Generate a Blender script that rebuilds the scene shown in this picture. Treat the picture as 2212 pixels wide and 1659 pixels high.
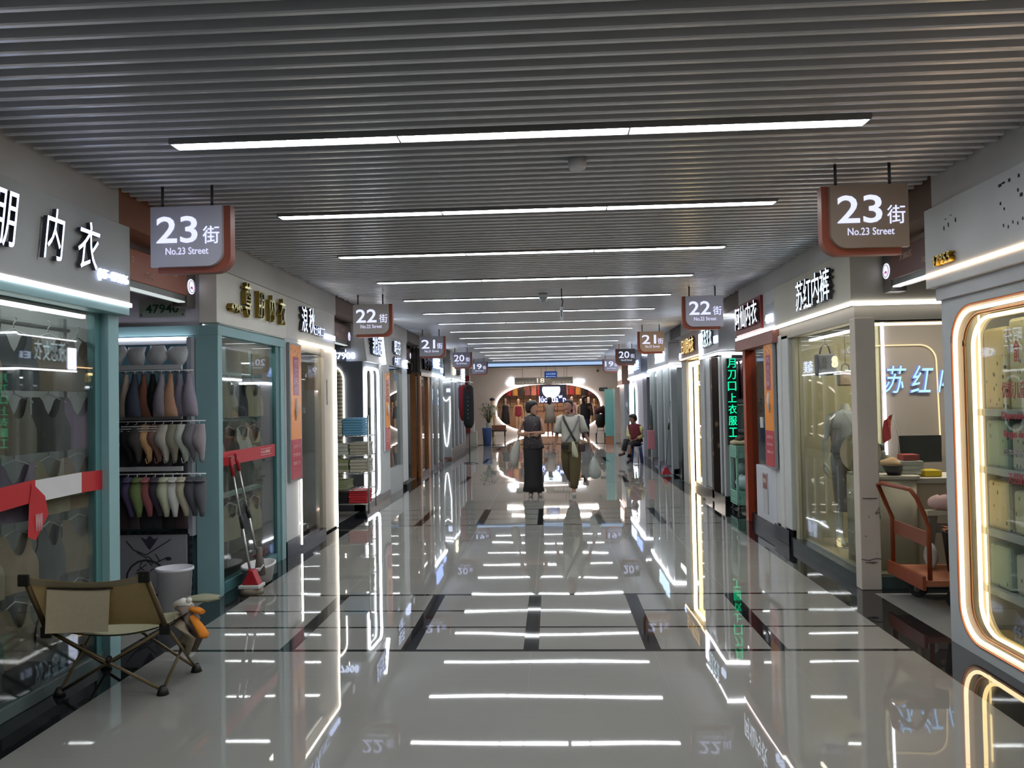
import bpy, math, random
from math import sin, cos, pi, radians, atan2, sqrt
from mathutils import Vector, Matrix
random.seed(7)
S = bpy.context.scene
COL = S.collection
for o in list(bpy.data.objects): bpy.data.objects.remove(o)

# ------------------------------------------------------------------ camera, world, exposure
cam = bpy.data.cameras.new('camera'); co = bpy.data.objects.new('camera', cam); COL.objects.link(co)
cam.sensor_width = 36; cam.lens = 1640/2212*36; cam.clip_start = .05; cam.clip_end = 200
YAW, PITCH, ROLL = radians(2.9098), radians(1.2566), radians(1.04)
fw = Vector((-sin(YAW)*cos(PITCH), cos(YAW)*cos(PITCH), sin(PITCH)))
rt = Vector((cos(YAW), sin(YAW), 0)); up = rt.cross(fw)
r2 = rt*cos(ROLL)-up*sin(ROLL); u2 = rt*sin(ROLL)+up*cos(ROLL)
m = Matrix((r2, u2, -fw)).transposed().to_4x4(); m.translation = (0, 0, 1.52)
co.matrix_world = m
S.camera = co
S.view_settings.view_transform = 'Standard'; S.view_settings.look = 'None'
S.view_settings.exposure = 1.68; S.view_settings.gamma = 1.0; S.view_settings.use_curve_mapping = False
w = bpy.data.worlds.new('world'); S.world = w; w.use_nodes = True
w.node_tree.nodes['Background'].inputs[0].default_value = (.55, .6, .68, 1)
w.node_tree.nodes['Background'].inputs[1].default_value = .12
cy = S.cycles
cy.max_bounces = 8; cy.diffuse_bounces = 3; cy.glossy_bounces = 5; cy.transmission_bounces = 4
cy.transparent_max_bounces = 14; cy.sample_clamp_indirect = 4; cy.caustics_reflective = False; cy.caustics_refractive = False
cy.use_denoising = True
LED = 9.5          # radiance of the ceiling light strips

# ------------------------------------------------------------------ materials
def lin(c):
    if isinstance(c, str):
        c = [int(c[i:i+2], 16)/255 for i in (0, 2, 4)]
    return tuple((x/12.92 if x <= .04045 else ((x+.055)/1.055)**2.4) for x in c)+(1,)
MC = {}
def M(c, rough=.5, metal=0, spec=.5, var=.06, scale=6, alpha=None):
    k = (c, rough, metal, spec, var, scale, alpha)
    if k in MC: return MC[k]
    mt = bpy.data.materials.new('surface_'+str(len(MC))); mt.use_nodes = True
    nt = mt.node_tree; b = nt.nodes['Principled BSDF']
    col = lin(c)
    no = nt.nodes.new('ShaderNodeTexNoise'); no.inputs['Scale'].default_value = scale; no.inputs['Detail'].default_value = 4
    tc = nt.nodes.new('ShaderNodeTexCoord'); nt.links.new(tc.outputs['Object'], no.inputs['Vector'])
    mx = nt.nodes.new('ShaderNodeMix'); mx.data_type = 'RGBA'
    mx.inputs[6].default_value = tuple(x*(1-var) for x in col[:3])+(1,)
    mx.inputs[7].default_value = tuple(min(1, x*(1+var)) for x in col[:3])+(1,)
    nt.links.new(no.outputs['Fac'], mx.inputs[0]); nt.links.new(mx.outputs[2], b.inputs['Base Color'])
    b.inputs['Roughness'].default_value = rough; b.inputs['Metallic'].default_value = metal
    b.inputs['Specular IOR Level'].default_value = spec
    if alpha is not None: b.inputs['Alpha'].default_value = alpha
    MC[k] = mt; return mt
def E(c, s, sample=True):
    k = ('em', c, s, sample)
    if k in MC: return MC[k]
    mt = bpy.data.materials.new('light_'+str(len(MC))); mt.use_nodes = True
    nt = mt.node_tree; nt.nodes.remove(nt.nodes['Principled BSDF'])
    e = nt.nodes.new('ShaderNodeEmission'); e.inputs[0].default_value = lin(c); e.inputs[1].default_value = s
    nt.links.new(e.outputs[0], nt.nodes['Material Output'].inputs[0])
    if not sample: mt.cycles.emission_sampling = 'NONE'
    MC[k] = mt; return mt
def glass(name, tint, ior=1.5, extra=0.0):
    mt = bpy.data.materials.new(name); mt.use_nodes = True; nt = mt.node_tree
    nt.nodes.remove(nt.nodes['Principled BSDF'])
    t = nt.nodes.new('ShaderNodeBsdfTransparent'); t.inputs[0].default_value = lin(tint)
    g = nt.nodes.new('ShaderNodeBsdfGlossy'); g.inputs['Roughness'].default_value = .01
    lw = nt.nodes.new('ShaderNodeLayerWeight'); lw.inputs[0].default_value = .5
    f = nt.nodes.new('ShaderNodeMath'); f.operation = 'POWER'; f.inputs[1].default_value = 4.0
    nt.links.new(lw.outputs['Facing'], f.inputs[0])
    a = nt.nodes.new('ShaderNodeMath'); a.operation = 'MULTIPLY_ADD'; a.inputs[1].default_value = .95; a.inputs[2].default_value = ((ior-1)/(ior+1))**2+extra; a.use_clamp = True
    mx = nt.nodes.new('ShaderNodeMixShader')
    nt.links.new(f.outputs[0], a.inputs[0]); nt.links.new(a.outputs[0], mx.inputs[0])
    nt.links.new(t.outputs[0], mx.inputs[1]); nt.links.new(g.outputs[0], mx.inputs[2])
    nt.links.new(mx.outputs[0], nt.nodes['Material Output'].inputs[0])
    return mt
GLASS = glass('shop_glass', 'F0F3F1', 1.45, .01)
BAGFILM = M('D8DCE2', .18, 0, .8, .2, 60, .38)
def floor_mat(name, c, c2, rough, bump=.012, spec=.5):
    mt = bpy.data.materials.new(name); mt.use_nodes = True; nt = mt.node_tree; b = nt.nodes['Principled BSDF']
    tc = nt.nodes.new('ShaderNodeTexCoord')
    n1 = nt.nodes.new('ShaderNodeTexNoise'); n1.inputs['Scale'].default_value = 1.3; n1.inputs['Detail'].default_value = 5
    mx = nt.nodes.new('ShaderNodeMix'); mx.data_type = 'RGBA'
    mx.inputs[6].default_value = lin(c); mx.inputs[7].default_value = lin(c2)
    nt.links.new(tc.outputs['Object'], n1.inputs['Vector']); nt.links.new(n1.outputs['Fac'], mx.inputs[0])
    nt.links.new(mx.outputs[2], b.inputs['Base Color'])
    b.inputs['Roughness'].default_value = rough; b.inputs['Specular IOR Level'].default_value = spec
    n2 = nt.nodes.new('ShaderNodeTexNoise'); n2.inputs['Scale'].default_value = 1.6; n2.inputs['Detail'].default_value = 0
    nt.links.new(tc.outputs['Object'], n2.inputs['Vector'])
    bp = nt.nodes.new('ShaderNodeBump'); bp.inputs['Strength'].default_value = .35; bp.inputs['Distance'].default_value = bump
    nt.links.new(n2.outputs['Fac'], bp.inputs['Height']); nt.links.new(bp.outputs[0], b.inputs['Normal'])
    return mt
TILE = floor_mat('polished_tile', '807F7B', '888783', .022, .003, .75)
GRANITE = floor_mat('black_granite', '17181A', '202124', .03, .006, .6)
GROUT = M('5A5A56', .4)

# ------------------------------------------------------------------ mesh builder
class MB:
    def __init__(s): s.v = []; s.f = []; s.m = []; s.sm = []
    def add(s, vs, fs, m=0, smooth=False):
        n = len(s.v); s.v += [tuple(v) for v in vs]
        for f in fs: s.f.append(tuple(i+n for i in f)); s.m.append(m); s.sm.append(smooth)
        return s
    def box(s, x0, x1, y0, y1, z0, z1, m=0):
        x0, x1 = min(x0, x1), max(x0, x1); y0, y1 = min(y0, y1), max(y0, y1)
        return s.add([(x, y, z) for z in (z0, z1) for y in (y0, y1) for x in (x0, x1)],
                     [(0, 2, 3, 1), (4, 5, 7, 6), (0, 1, 5, 4), (2, 6, 7, 3), (0, 4, 6, 2), (1, 3, 7, 5)], m)
    def loft(s, rings, m=0, caps=True, smooth=True, closed=True):
        n = len(rings[0]); vs = [p for r in rings for p in r]; fs = []
        for i in range(len(rings)-1):
            for j in range(n if closed else n-1):
                k = (j+1) % n; fs.append((i*n+j, i*n+k, (i+1)*n+k, (i+1)*n+j))
        s.add(vs, fs, m, smooth)
        if caps and closed:
            s.add(rings[0], [tuple(reversed(range(n)))], m); s.add(rings[-1], [tuple(range(n))], m)
        return s
    def tube(s, pts, r, n=8, m=0, flat=1.0, ref=(0, 0, 1), smooth=True, caps=True):
        pts = [Vector(p) for p in pts]; rings = []
        for i, p in enumerate(pts):
            a = pts[max(i-1, 0)]; b = pts[min(i+1, len(pts)-1)]; t = (b-a)
            t = t.normalized() if t.length > 1e-9 else Vector((0, 0, 1))
            rf = Vector(ref)
            if abs(t.dot(rf)) > .97: rf = Vector((0, 1, 0)) if abs(t.y) < .9 else Vector((1, 0, 0))
            u = t.cross(rf).normalized(); v = u.cross(t)
            rr = r[i] if isinstance(r, (list, tuple)) else r
            rings.append([p+u*rr*cos(2*pi*k/n)+v*rr*flat*sin(2*pi*k/n) for k in range(n)])
        return s.loft(rings, m, caps, smooth)
    def rings(s, spec, n=16, m=0, caps=True):   # spec: (cx,cy,cz,rx,ry[,dz tilt along y])
        R = []
        for q in spec:
            cx, cy_, cz, rx, ry = q[:5]; tl = q[5] if len(q) > 5 else 0
            R.append([(cx+rx*cos(2*pi*k/n), cy_+ry*sin(2*pi*k/n), cz+tl*sin(2*pi*k/n)) for k in range(n)])
        return s.loft(R, m, caps)
    def ball(s, c, rx, ry=None, rz=None, n=12, m=0):
        ry = rx if ry is None else ry; rz = rx if rz is None else rz; R = []
        for i in range(1, n):
            a = pi*i/n-pi/2
            R.append([(c[0]+rx*cos(a)*cos(2*pi*k/n), c[1]+ry*cos(a)*sin(2*pi*k/n), c[2]+rz*sin(a)) for k in range(n)])
        return s.loft(R, m)
    def prism(s, poly, ax, a, b, m=0, smooth=False):
        f = {'x': lambda p, t: (t, p[0], p[1]), 'y': lambda p, t: (p[0], t, p[1]), 'z': lambda p, t: (p[0], p[1], t)}[ax]
        n = len(poly); vs = [f(p, a) for p in poly]+[f(p, b) for p in poly]
        s.add(vs, [tuple(range(n)), tuple(reversed(range(n, 2*n)))], m)
        s.add(vs, [(i, i+n, (i+1) % n+n, (i+1) % n) for i in range(n)], m, smooth); return s
    def build(s, name, mats, parent=None, bevel=0, xf=None, subd=0):
        me = bpy.data.meshes.new(name)
        off = parent_off(parent)
        vs = s.v if xf is None else [tuple(xf @ Vector(v)) for v in s.v]
        me.from_pydata([(v[0]-off[0], v[1]-off[1], v[2]-off[2]) for v in vs], [], s.f)
        mats = mats if isinstance(mats, (list, tuple)) else [mats]
        for q in mats: me.materials.append(q)
        me.polygons.foreach_set('material_index', s.m); me.polygons.foreach_set('use_smooth', s.sm)
        me.update()
        import bmesh
        bm = bmesh.new(); bm.from_mesh(me); bmesh.ops.remove_doubles(bm, verts=bm.verts, dist=1e-6)
        bmesh.ops.recalc_face_normals(bm, faces=bm.faces); bm.to_mesh(me); bm.free()
        o = bpy.data.objects.new(name, me); COL.objects.link(o)
        if parent: o.parent = parent
        if bevel:
            b = o.modifiers.new('bevel', 'BEVEL'); b.width = bevel; b.segments = 2; b.limit_method = 'ANGLE'
        if subd:
            b = o.modifiers.new('sub', 'SUBSURF'); b.levels = subd; b.render_levels = subd
        return o
def parent_off(p):
    o = Vector((0, 0, 0))
    while p: o = o+Vector(p.location); p = p.parent
    return o
def thing(name, label, cat, loc=(0, 0, 0), group=None, kind=None):
    o = bpy.data.objects.new(name, None); COL.objects.link(o); o.location = loc; o.empty_display_size = .1
    o['label'] = label; o['category'] = cat
    if group: o['group'] = group
    if kind: o['kind'] = kind
    return o
def tag(o, label, cat, group=None, kind=None):
    o['label'] = label; o['category'] = cat
    if group: o['group'] = group
    if kind: o['kind'] = kind
    return o
def struct(name, mb, mats, bevel=0):
    o = mb.build(name, mats, None, bevel); o['kind'] = 'structure'; return o
def lab(o, t): o['label'] = t; return o
ORD = ['first', 'second', 'third', 'fourth', 'fifth', 'sixth', 'seventh', 'eighth', 'ninth', 'tenth', 'eleventh', 'twelfth', 'thirteenth', 'fourteenth', 'fifteenth', 'sixteenth', 'seventeenth', 'eighteenth', 'nineteenth', 'twentieth']
def dup(root, loc, rotz=None, label=None, mats=None):
    r = root.copy(); COL.objects.link(r); r.location = loc
    if rotz is not None: r.rotation_euler[2] = rotz
    if label: r['label'] = label
    if r.data is not None and mats:
        r.data = r.data.copy(); r.data.materials.clear(); [r.data.materials.append(q) for q in mats]
    for ch in list(root.children):
        c = ch.copy(); COL.objects.link(c); c.parent = r
        if mats and ch.get('recolour'):
            c.data = c.data.copy(); c.data.materials.clear(); [c.data.materials.append(q) for q in mats]
        for g in ch.children:
            d = g.copy(); COL.objects.link(d); d.parent = c
    return r

# ------------------------------------------------------------------ lettering
TC = {}
def text(s, c, w, h, facing, mat, parent, name='lettering', ext=.012, bold=.0, sidemat=None, shear=0):
    """letters centred at c, fitted to w x h; facing: 'cam' (-y), 'L' (+x), 'R' (-x)"""
    if any(ord(ch) > 0x2e80 for ch in s): bold = 0
    bold = min(bold, .012)
    k = (s, bold, ext, shear)
    if k not in TC:
        cu = bpy.data.curves.new('t', 'FONT'); cu.body = s; cu.offset = bold; cu.extrude = .05; cu.resolution_u = 3; cu.shear = shear
        o = bpy.data.objects.new('t', cu); COL.objects.link(o)
        dg = bpy.context.evaluated_depsgraph_get(); dg.update()
        me = bpy.data.meshes.new_from_object(o.evaluated_get(dg))
        vs = [tuple(v.co) for v in me.vertices]; fs = [tuple(p.vertices) for p in me.polygons]
        nz = [p.normal.z for p in me.polygons]
        bpy.data.objects.remove(o); bpy.data.meshes.remove(me)
        TC[k] = (vs, fs, nz)
    vs, fs, nz = TC[k]
    xs = [v[0] for v in vs]; ys = [v[1] for v in vs]
    x0, x1, y0, y1 = min(xs), max(xs), min(ys), max(ys)
    sx = w/(x1-x0); sy = h/(y1-y0)
    out = []
    for v in vs:
        a = (v[0]-(x0+x1)/2)*sx; b = (v[1]-(y0+y1)/2)*sy; t = v[2]/.05*ext
        if facing == 'cam': p = (c[0]+a, c[1]-t, c[2]+b)
        elif facing == 'L': p = (c[0]+t, c[1]+a, c[2]+b)
        else: p = (c[0]-t, c[1]-a, c[2]+b)
        out.append(p)
    mb = MB()
    for f, z in zip(fs, nz): pass
    n0 = len(mb.v); mb.v += out
    for f, z in zip(fs, nz):
        mb.f.append(f); mb.m.append(0 if (z > .5 or sidemat is None) else 1); mb.sm.append(False)
    return mb.build(name, [mat] if sidemat is None else [mat, sidemat], parent)

WHT = E('D0DEFF', 1.0, False); WHTN = E('EAF2FF', 2.4, False); COOL = E('C8DCFF', 5.5); WLED = E('F4FAFF', 6.0)
WARM = E('FFD9A8', 5.0); WARM2 = E('FFE9A8', 2.0, False); GOLDL = E('FFD08A', .8, False); GREENL = E('12F0A0', .5, False)
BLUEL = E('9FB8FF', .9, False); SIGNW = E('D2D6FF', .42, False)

# ------------------------------------------------------------------ floor
FL, FR = -2.66, 2.40
BL, BR = -2.42, 2.11
streets = [(4.65+4.66*k) for k in range(5)]
def build_floor():
    xs = sorted(set([-9, -2.95, -2.72, BL, BR, 2.44, 2.62, 9] + [x for c in (-1.665, -.905, -.15, .59, 1.345) for x in (c-.047, c+.047)] +
                    [x for c in (-1.665, -.905, -.15, .59, 1.345) for x in (c-.0015, c+.0015)]))
    lines = []
    for st in streets: lines += [(st-.02, st+.02), (st+.46, st+.49), (st+.86, st+.89), (st+1.31, st+1.35)]
    js = []
    for st in [-.01]+streets:
        y = st+1.35
        k = 1
        while y+.4715*k < st+4.6: js.append((y+.4715*k-.0012, y+.4715*k+.0012)); k += 1
    ys = sorted(set([-3, 27.0, 36.6]+[a for p in lines+js for a in p]))
    mb = MB()
    vi = {}
    for j, y in enumerate(ys):
        for i, x in enumerate(xs): vi[i, j] = len(mb.v); mb.v.append((x, y, 0))
    for j in range(len(ys)-1):
        yc = (ys[j]+ys[j+1])/2
        inl = any(a < yc < b for a, b in lines); inj = any(a < yc < b for a, b in js)
        band = any(st < yc < st+1.33 for st in streets)
        for i in range(len(xs)-1):
            xc = (xs[i]+xs[i+1])/2; mt = 0
            bar = any(abs(xc-c) < .047 for c in (-1.665, -.905, -.15, .59, 1.345))
            jx = any(abs(xc-c) < .0015 for c in (-1.665, -.905, -.15, .59, 1.345))
            if yc < 26.2:
                if xc < BL and xc > -2.72 or BR < xc < 2.44: mt = 1
                elif (xc < -2.72 or xc > 2.44) and not band: mt = 1
                elif BL < xc < BR:
                    if inl: mt = 1
                    elif band and bar: mt = 1
                    elif inj or jx: mt = 2
                elif band and (xc < -2.95 or xc > 2.62): mt = 0
            mb.f.append((vi[i, j], vi[i+1, j], vi[i+1, j+1], vi[i, j+1])); mb.m.append(mt); mb.sm.append(False)
    return struct('floor', mb, [TILE, GRANITE, GROUT])
build_floor()
struct('trim_1', MB().box(-2.9, 2.4, 26.18, 26.24, 0, .012), GRANITE)

# ------------------------------------------------------------------ ceiling
PANELG = M('A9A8A4', .6)
struct('ceiling', MB().box(-9, 9, -3, 36.7, 3.08, 3.15), M('3A3C3E', .8))
BAF = M('CDD0D6', .27, .2, .6, .03)
def baffles():
    mb = MB(); y = -1.0; k = 0
    ly = [3.735+1.505*i for i in range(-4, 15)]
    while y < 25.95:
        t = .014; z0 = 2.84; h = .10
        near = any(abs(y-l) < .052+.014 for l in ly)
        if True:
            poly = [(y-t, z0+h), (y-t, z0+.006), (y-t+.005, z0), (y+t-.005, z0), (y+t, z0+.006), (y+t, z0+h)]
            jit = .012*sin(k*2.3)
            if near:
                mb.prism(poly, 'x', -2.605+jit, -1.89); mb.prism(poly, 'x', 1.56, 2.36-jit)
            else: mb.prism(poly, 'x', -2.605+jit, 2.36-jit)
        y += .1; k += 1
    return struct('ceiling', mb, BAF)
baffles()
for i in range(-3, 15):
    y = 3.735+1.505*i
    lbl = ('ceiling strip light nearest the camera, crossing the slats' if i == 0 else
           '%s ceiling strip light from the camera, glowing white across the corridor' % ORD[i]) if i >= 0 else 'ceiling strip light overhead behind the top edge of the view'
    t = thing('ceiling_light', lbl, 'ceiling light', (-.165, y, 2.84), 'strip lights set across the slatted ceiling')
    b = MB()
    b.box(-1.88, 1.55, y-.052, y-.045, 2.835, 2.93).box(-1.88, 1.55, y+.045, y+.052, 2.835, 2.93).box(-1.88, 1.55, y-.052, y+.052, 2.93, 2.94)
    b.box(-1.885, -1.88, y-.052, y+.052, 2.835, 2.94).box(1.55, 1.555, y-.052, y+.052, 2.835, 2.94)
    for xx in (-.735, .41): b.box(xx-.004, xx+.004, y-.045, y+.045, 2.836, 2.93)
    b.build('housing', M('8F9294', .4, .3), t)
    for a, c in ((-1.875, -.742), (-.728, .403), (.417, 1.545)):
        MB().box(a, c, y-.044, y+.044, 2.845, 2.855).build('diffuser', E('F4F8FA', LED), t)

# small things on the ceiling
t = thing('smoke_detector', 'white round detector stuck on the ceiling slats behind the first strip light', 'detector', (.17, 4.17, 2.84))
MB().rings([(.17, 4.17, 2.84, .05, .05), (.17, 4.17, 2.80, .05, .05), (.17, 4.17, 2.788, .042, .042)]).build('body', M('CBCBD2', .4), t)
t = thing('dome_camera', 'white dome camera hanging under the ceiling ahead of the two women', 'security camera', (-.06, 9.4, 2.84))
MB().rings([(-.07, 9.4, 2.84, .055, .055), (-.07, 9.4, 2.79, .055, .055)]).build('base', M('C9CDD2', .4), t)
MB().rings([(-.07, 9.4, 2.79, .05, .05), (-.07, 9.4, 2.765, .046, .046), (-.07, 9.4, 2.74, .03, .03), (-.07, 9.4, 2.728, .008, .008)]).build('dome', M('B8C4CE', .15), t)
t = thing('hanging_box', 'slim grey box hanging on a black cable from the ceiling centre', 'wireless box', (.15, 9.0, 2.84))
MB().tube([(.15, 9, 2.84), (.15, 9, 2.72), (.165, 9, 2.68), (.15, 9, 2.62)], .006).build('cable', M('0C0C0C', .6), t)
MB().box(.125, .165, 8.98, 9.02, 2.46, 2.62, 0).box(.139, .150, 8.975, 8.982, 2.50, 2.58, 1).build('box', [M('A4A6A8', .4), M('303338', .4)], t, .003)

# ------------------------------------------------------------------ street signs
def street_sign(n, side, y, col):
    s = -1 if side == 'L' else 1
    xo = {'L': (-2.37, -1.935), 'R': (1.615, 2.05)}[side]      # plate extents
    x0, x1 = xo; zt, zb = 2.715, 2.355
    t = thing('street_sign', '%s hanging sign reading %d at the %s side' % ({'8A8A96': 'lilac-grey', '6B5F56': 'brown', '7C7876': 'grey-brown', '8C7766': 'tan', '6A686E': 'dark grey', '3A3638': 'near-black', '57545A': 'charcoal', '5C5C66': 'slate'}[col], n, 'left' if s < 0 else 'right'), 'sign', ((x0+x1)/2, y, zt), 'hanging street signs')
    def outline(x0, x1, zb, zt, r, inner):
        pts = [(x0, zt), (x1, zt)] if inner < 0 else [(x1, zt), (x0, zt)]
        # rounded corner at the side facing the corridor centre
        xa, xb = (x1, x0) if inner < 0 else (x0, x1)
        sg = 1 if inner < 0 else -1
        for k in range(9):
            a = k/8*pi/2
            pts.append((xa-sg*(r-r*cos(a)), zb+r-r*sin(a)))
        pts.append((xb, zb)); return pts
    inner = s
    if s < 0: bx0, bx1 = x0+.03, x1+.04
    else: bx0, bx1 = x0-.04, x1-.03
    MB().prism(outline(bx0, bx1, zb-.035, zt+.004, .10, inner), 'y', y+.01, y+.075).build('backing', M('8E4A38', .45), t)
    MB().prism(outline(x0, x1, zb, zt, .09, inner), 'y', y-.02, y+.01).build('face', M({'8A8A96': 'BCBCCA', '6B5F56': '94867A', '7C7876': 'A8A4A2', '8C7766': 'B8A28E', '6A686E': '96949C', '3A3638': '4C484A', '57545A': '807C84', '5C5C66': '848490'}[col], .35), t)
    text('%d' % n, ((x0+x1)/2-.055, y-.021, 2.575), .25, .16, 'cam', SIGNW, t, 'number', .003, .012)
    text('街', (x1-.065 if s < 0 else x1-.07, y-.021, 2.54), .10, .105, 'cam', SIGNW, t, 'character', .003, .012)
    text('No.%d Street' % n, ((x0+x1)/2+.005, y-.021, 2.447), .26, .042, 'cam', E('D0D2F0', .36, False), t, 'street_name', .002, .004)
    for xx in (x0+.05, x1-.08): MB().tube([(xx, y+.03, zt), (xx, y+.03, 2.86)], .009).build('hanger_rod', M('5A5A60', .35, .5), t)
    return t
cl = {23: ('8A8A96', '6B5F56'), 22: ('7C7876', '8A8A96'), 21: ('6A686E', '8C7766'), 20: ('57545A', '3A3638'), 19: ('5C5C66', '6A686E')}
for i, n in enumerate((23, 22, 21, 20, 19)):
    y = 4.42+4.65*i
    street_sign(n, 'L', y, cl[n][0]); street_sign(n, 'R', y, cl[n][1])

# ------------------------------------------------------------------ side geometry helpers
def SX(side, d): return (FL-d) if side == 'L' else (FR+d)
def sbox(mb, side, d0, d1, y0, y1, z0, z1, m=0): return mb.box(SX(side, d0), SX(side, d1), y0, y1, z0, z1, m)
BEAD = {}
def rrect(y0, y1, z0, z1, r, n=8):
    pts = []
    for (cy_, cz, a0) in ((y1-r, z1-r, 0), (y0+r, z1-r, 90), (y0+r, z0+r, 180), (y1-r, z0+r, 270)):
        for k in range(n+1):
            a = radians(a0+90*k/n); pts.append((cy_+r*cos(a), cz+r*sin(a)))
    return pts
def led_loop(side, d, y0, y1, z0, z1, r, rad, mat, parent, name='led_outline', part=None):
    P = rrect(y0, y1, z0, z1, r)
    if part: P = P[part[0]:part[1]]
    pts = [(SX(side, d), a, b) for a, b in P]
    if not part: pts += [pts[0], pts[1]]
    return MB().tube(pts, rad, 6, 0, 1, (1, 0, 0)).build(name, mat, parent)
def win_panel(side, d0, d1, y0, y1, z0, z1, wy0, wy1, wz0, wz1, r, mat, parent, name='front_panel'):
    """panel with a round-cornered opening"""
    inner = rrect(wy0, wy1, wz0, wz1, r); n = len(inner)
    outer = []
    cyc, czc = (wy0+wy1)/2, (wz0+wz1)/2
    for (a, b) in inner:
        q = n
        dy, dz = a-cyc, b-czc
        tx = ((y1-cyc) if dy > 0 else (y0-cyc))/dy if abs(dy) > 1e-6 else 1e9
        tz = ((z1-czc) if dz > 0 else (z0-czc))/dz if abs(dz) > 1e-6 else 1e9
        tt = min(tx, tz); outer.append((cyc+dy*tt, czc+dz*tt))
    # snap nearest outer points to corners
    for c in ((y0, z0), (y0, z1), (y1, z0), (y1, z1)):
        i = min(range(n), key=lambda i: (outer[i][0]-c[0])**2+(outer[i][1]-c[1])**2); outer[i] = c
    mb = MB()
    xa, xb = SX(side, d0), SX(side, d1)
    A = [(xa, a, b) for a, b in inner]; B = [(xa, a, b) for a, b in outer]; C = [(xb, a, b) for a, b in inner]; D = [(xb, a, b) for a, b in outer]
    q = [(i, (i+1) % n) for i in range(n)]
    mb.add(A+B+C+D, [(i, j, n+j, n+i) for i, j in q]+[(2*n+i, 3*n+i, 3*n+j, 2*n+j) for i, j in q]+[(i, 2*n+i, 2*n+j, j) for i, j in q]+[(n+i, n+j, 3*n+j, 3*n+i) for i, j in q])
    return mb.build(name, mat, parent)

# walls behind everything, alley ends, rear wall
WALLG = M('8E8D8A', .7)
struct('wall_back', MB().box(-9, 9, -3.1, -3, 0, 3.1), M('77777A', .8))
struct('wall_left', MB().box(-6.6, -6.5, -3, 36.7, 0, 3.1), WALLG)
struct('wall_right', MB().box(6.5, 6.6, -3, 36.7, 0, 3.1), WALLG)
blocksL = [(-3, 4.53), (5.93, 9.25), (10.64, 13.93), (15.3, 18.6), (19.95, 23.25), (24.6, 26.2)]
blocksR = [(-3, 4.83), (6.06, 9.7), (10.66, 13.98), (15.3, 18.6), (19.95, 23.25), (24.6, 26.2)]
BULK = M('C6C5C4', .65)
for i, (a, b) in enumerate(blocksL):
    struct('wall_left', MB().box(-2.64, -6.5, a, b, 2.62, 3.08), BULK)
for i, (a, b) in enumerate(blocksR):
    struct('wall_right', MB().box(2.39, 6.5, a, b, 2.63, 3.08), BULK)
# far partition walls inside the blocks (behind the shop fronts)
for (a, b) in blocksL[1:]: struct('wall_left', MB().box(-4.4, -4.46, a, b, 0, 2.62), M('7C7B78', .7))
for (a, b) in blocksR[2:]: struct('wall_right', MB().box(4.4, 4.46, a, b, 0, 2.62), M('7C7B78', .7))

# ------------------------------------------------------------------ portals over the cross aisles
def portal(side, y0, y1, col, bcol, n):
    s = -1 if side == 'L' else 1; wd = 'left' if s < 0 else 'right'
    xa = -2.64 if s < 0 else 2.42; xb = -2.82 if s < 0 else 2.6
    mb = MB().box(xa, xa+s*.04, y0, y1, 2.68, 3.08).box(xa, xa+s*.9, y0, y1, 2.66, 2.68)
    struct('wall_left' if s < 0 else 'wall_right', mb, M(bcol, .6))
    t = thing('aisle_sign', '%s header sign over the %s cross aisle at street %d' % ({'9A5A44': 'copper brown', '6A4A44': 'mauve brown', '5E4640': 'dark brown', '4A3A38': 'near-black brown'}[col], wd, n), 'sign', (xb, (y0+y1)/2, 2.4), 'header signs over the cross aisles')
    MB().box(xb, xb+s*.10, y0+.02, y1-.16, 2.385, 2.60).build('panel', M(col, .35), t, .004)
    MB().box(xb, xb+s*.12, y1-.16, y1-.02, 2.30, 2.60).build('end_panel', M('55504E', .4), t, .004)
    MB().box(xb+s*.01, xb+s*.11, y0+.02, y1-.16, 2.335, 2.385).build('bottom_rail', M('6E7070', .3, .6), t)
    MB().box(xb-s*.004, xb+s*.05, y0+.05, y1-.2, 2.325, 2.335).build('led_strip', E('E8F2F0', .25 if s < 0 else 1.2, False), t)
    yc = y1-.09
    MB().tube([(xb-s*.004, yc, 2.465), (xb+s*.002, yc, 2.465)], .06, 24, 0, 1, (0, 1, 0), False).build('logo_disc', E('E6E4F8', .4, False), t)
    MB().tube([(xb-s*.006, yc+.047*cos(a*pi/12), 2.465+.047*sin(a*pi/12)) for a in range(25)], .0025, 4).build('logo_ring', M('7A7EC0', .5), t)
    MB().add([(xb-s*.006, yc-.02, 2.46), (xb-s*.006, yc, 2.467), (xb-s*.006, yc+.02, 2.46), (xb-s*.006, yc+.018, 2.44), (xb-s*.006, yc, 2.452), (xb-s*.006, yc-.018, 2.44)], [(0, 1, 4, 5), (1, 2, 3, 4)]).build('logo_mark', E('D04A9A', .25, False), t)
    for k, (a, b, c) in enumerate(((.25, 2.53, '文胸区'), (.55, 2.45, '内裤'), (.85, 2.53, '保暖内衣'))):
        if y1-a > y0+.2: text(c, (xb-s*.001, y1-.16-a, b), .20 if k != 1 else .12, .045, side, M('C8A898', .5), t, 'lettering', .002)
    return t
PL = [(4.53, 5.93), (9.25, 10.64), (13.93, 15.3), (18.6, 19.95), (23.25, 24.6)]
PR = [(4.83, 6.06), (9.7, 10.66), (13.98, 15.3), (18.6, 19.95), (23.25, 24.6)]
for i, n in enumerate((23, 22, 21, 20, 19)):
    portal('L', *PL[i], ['9A5A44', '6A4A44', '5E4640', '4A3A38', '4A3A38'][i], ['8C5A42', '6E5C58', '66605E', '5C5856', '5C5856'][i], n)
    portal('R', *PR[i], ['6A4A44', '6A4A44', '5E4640', '4A3A38', '4A3A38'][i], ['6E5748', '6B6058', '66605E', '5C5856', '5C5856'][i], n)

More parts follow.
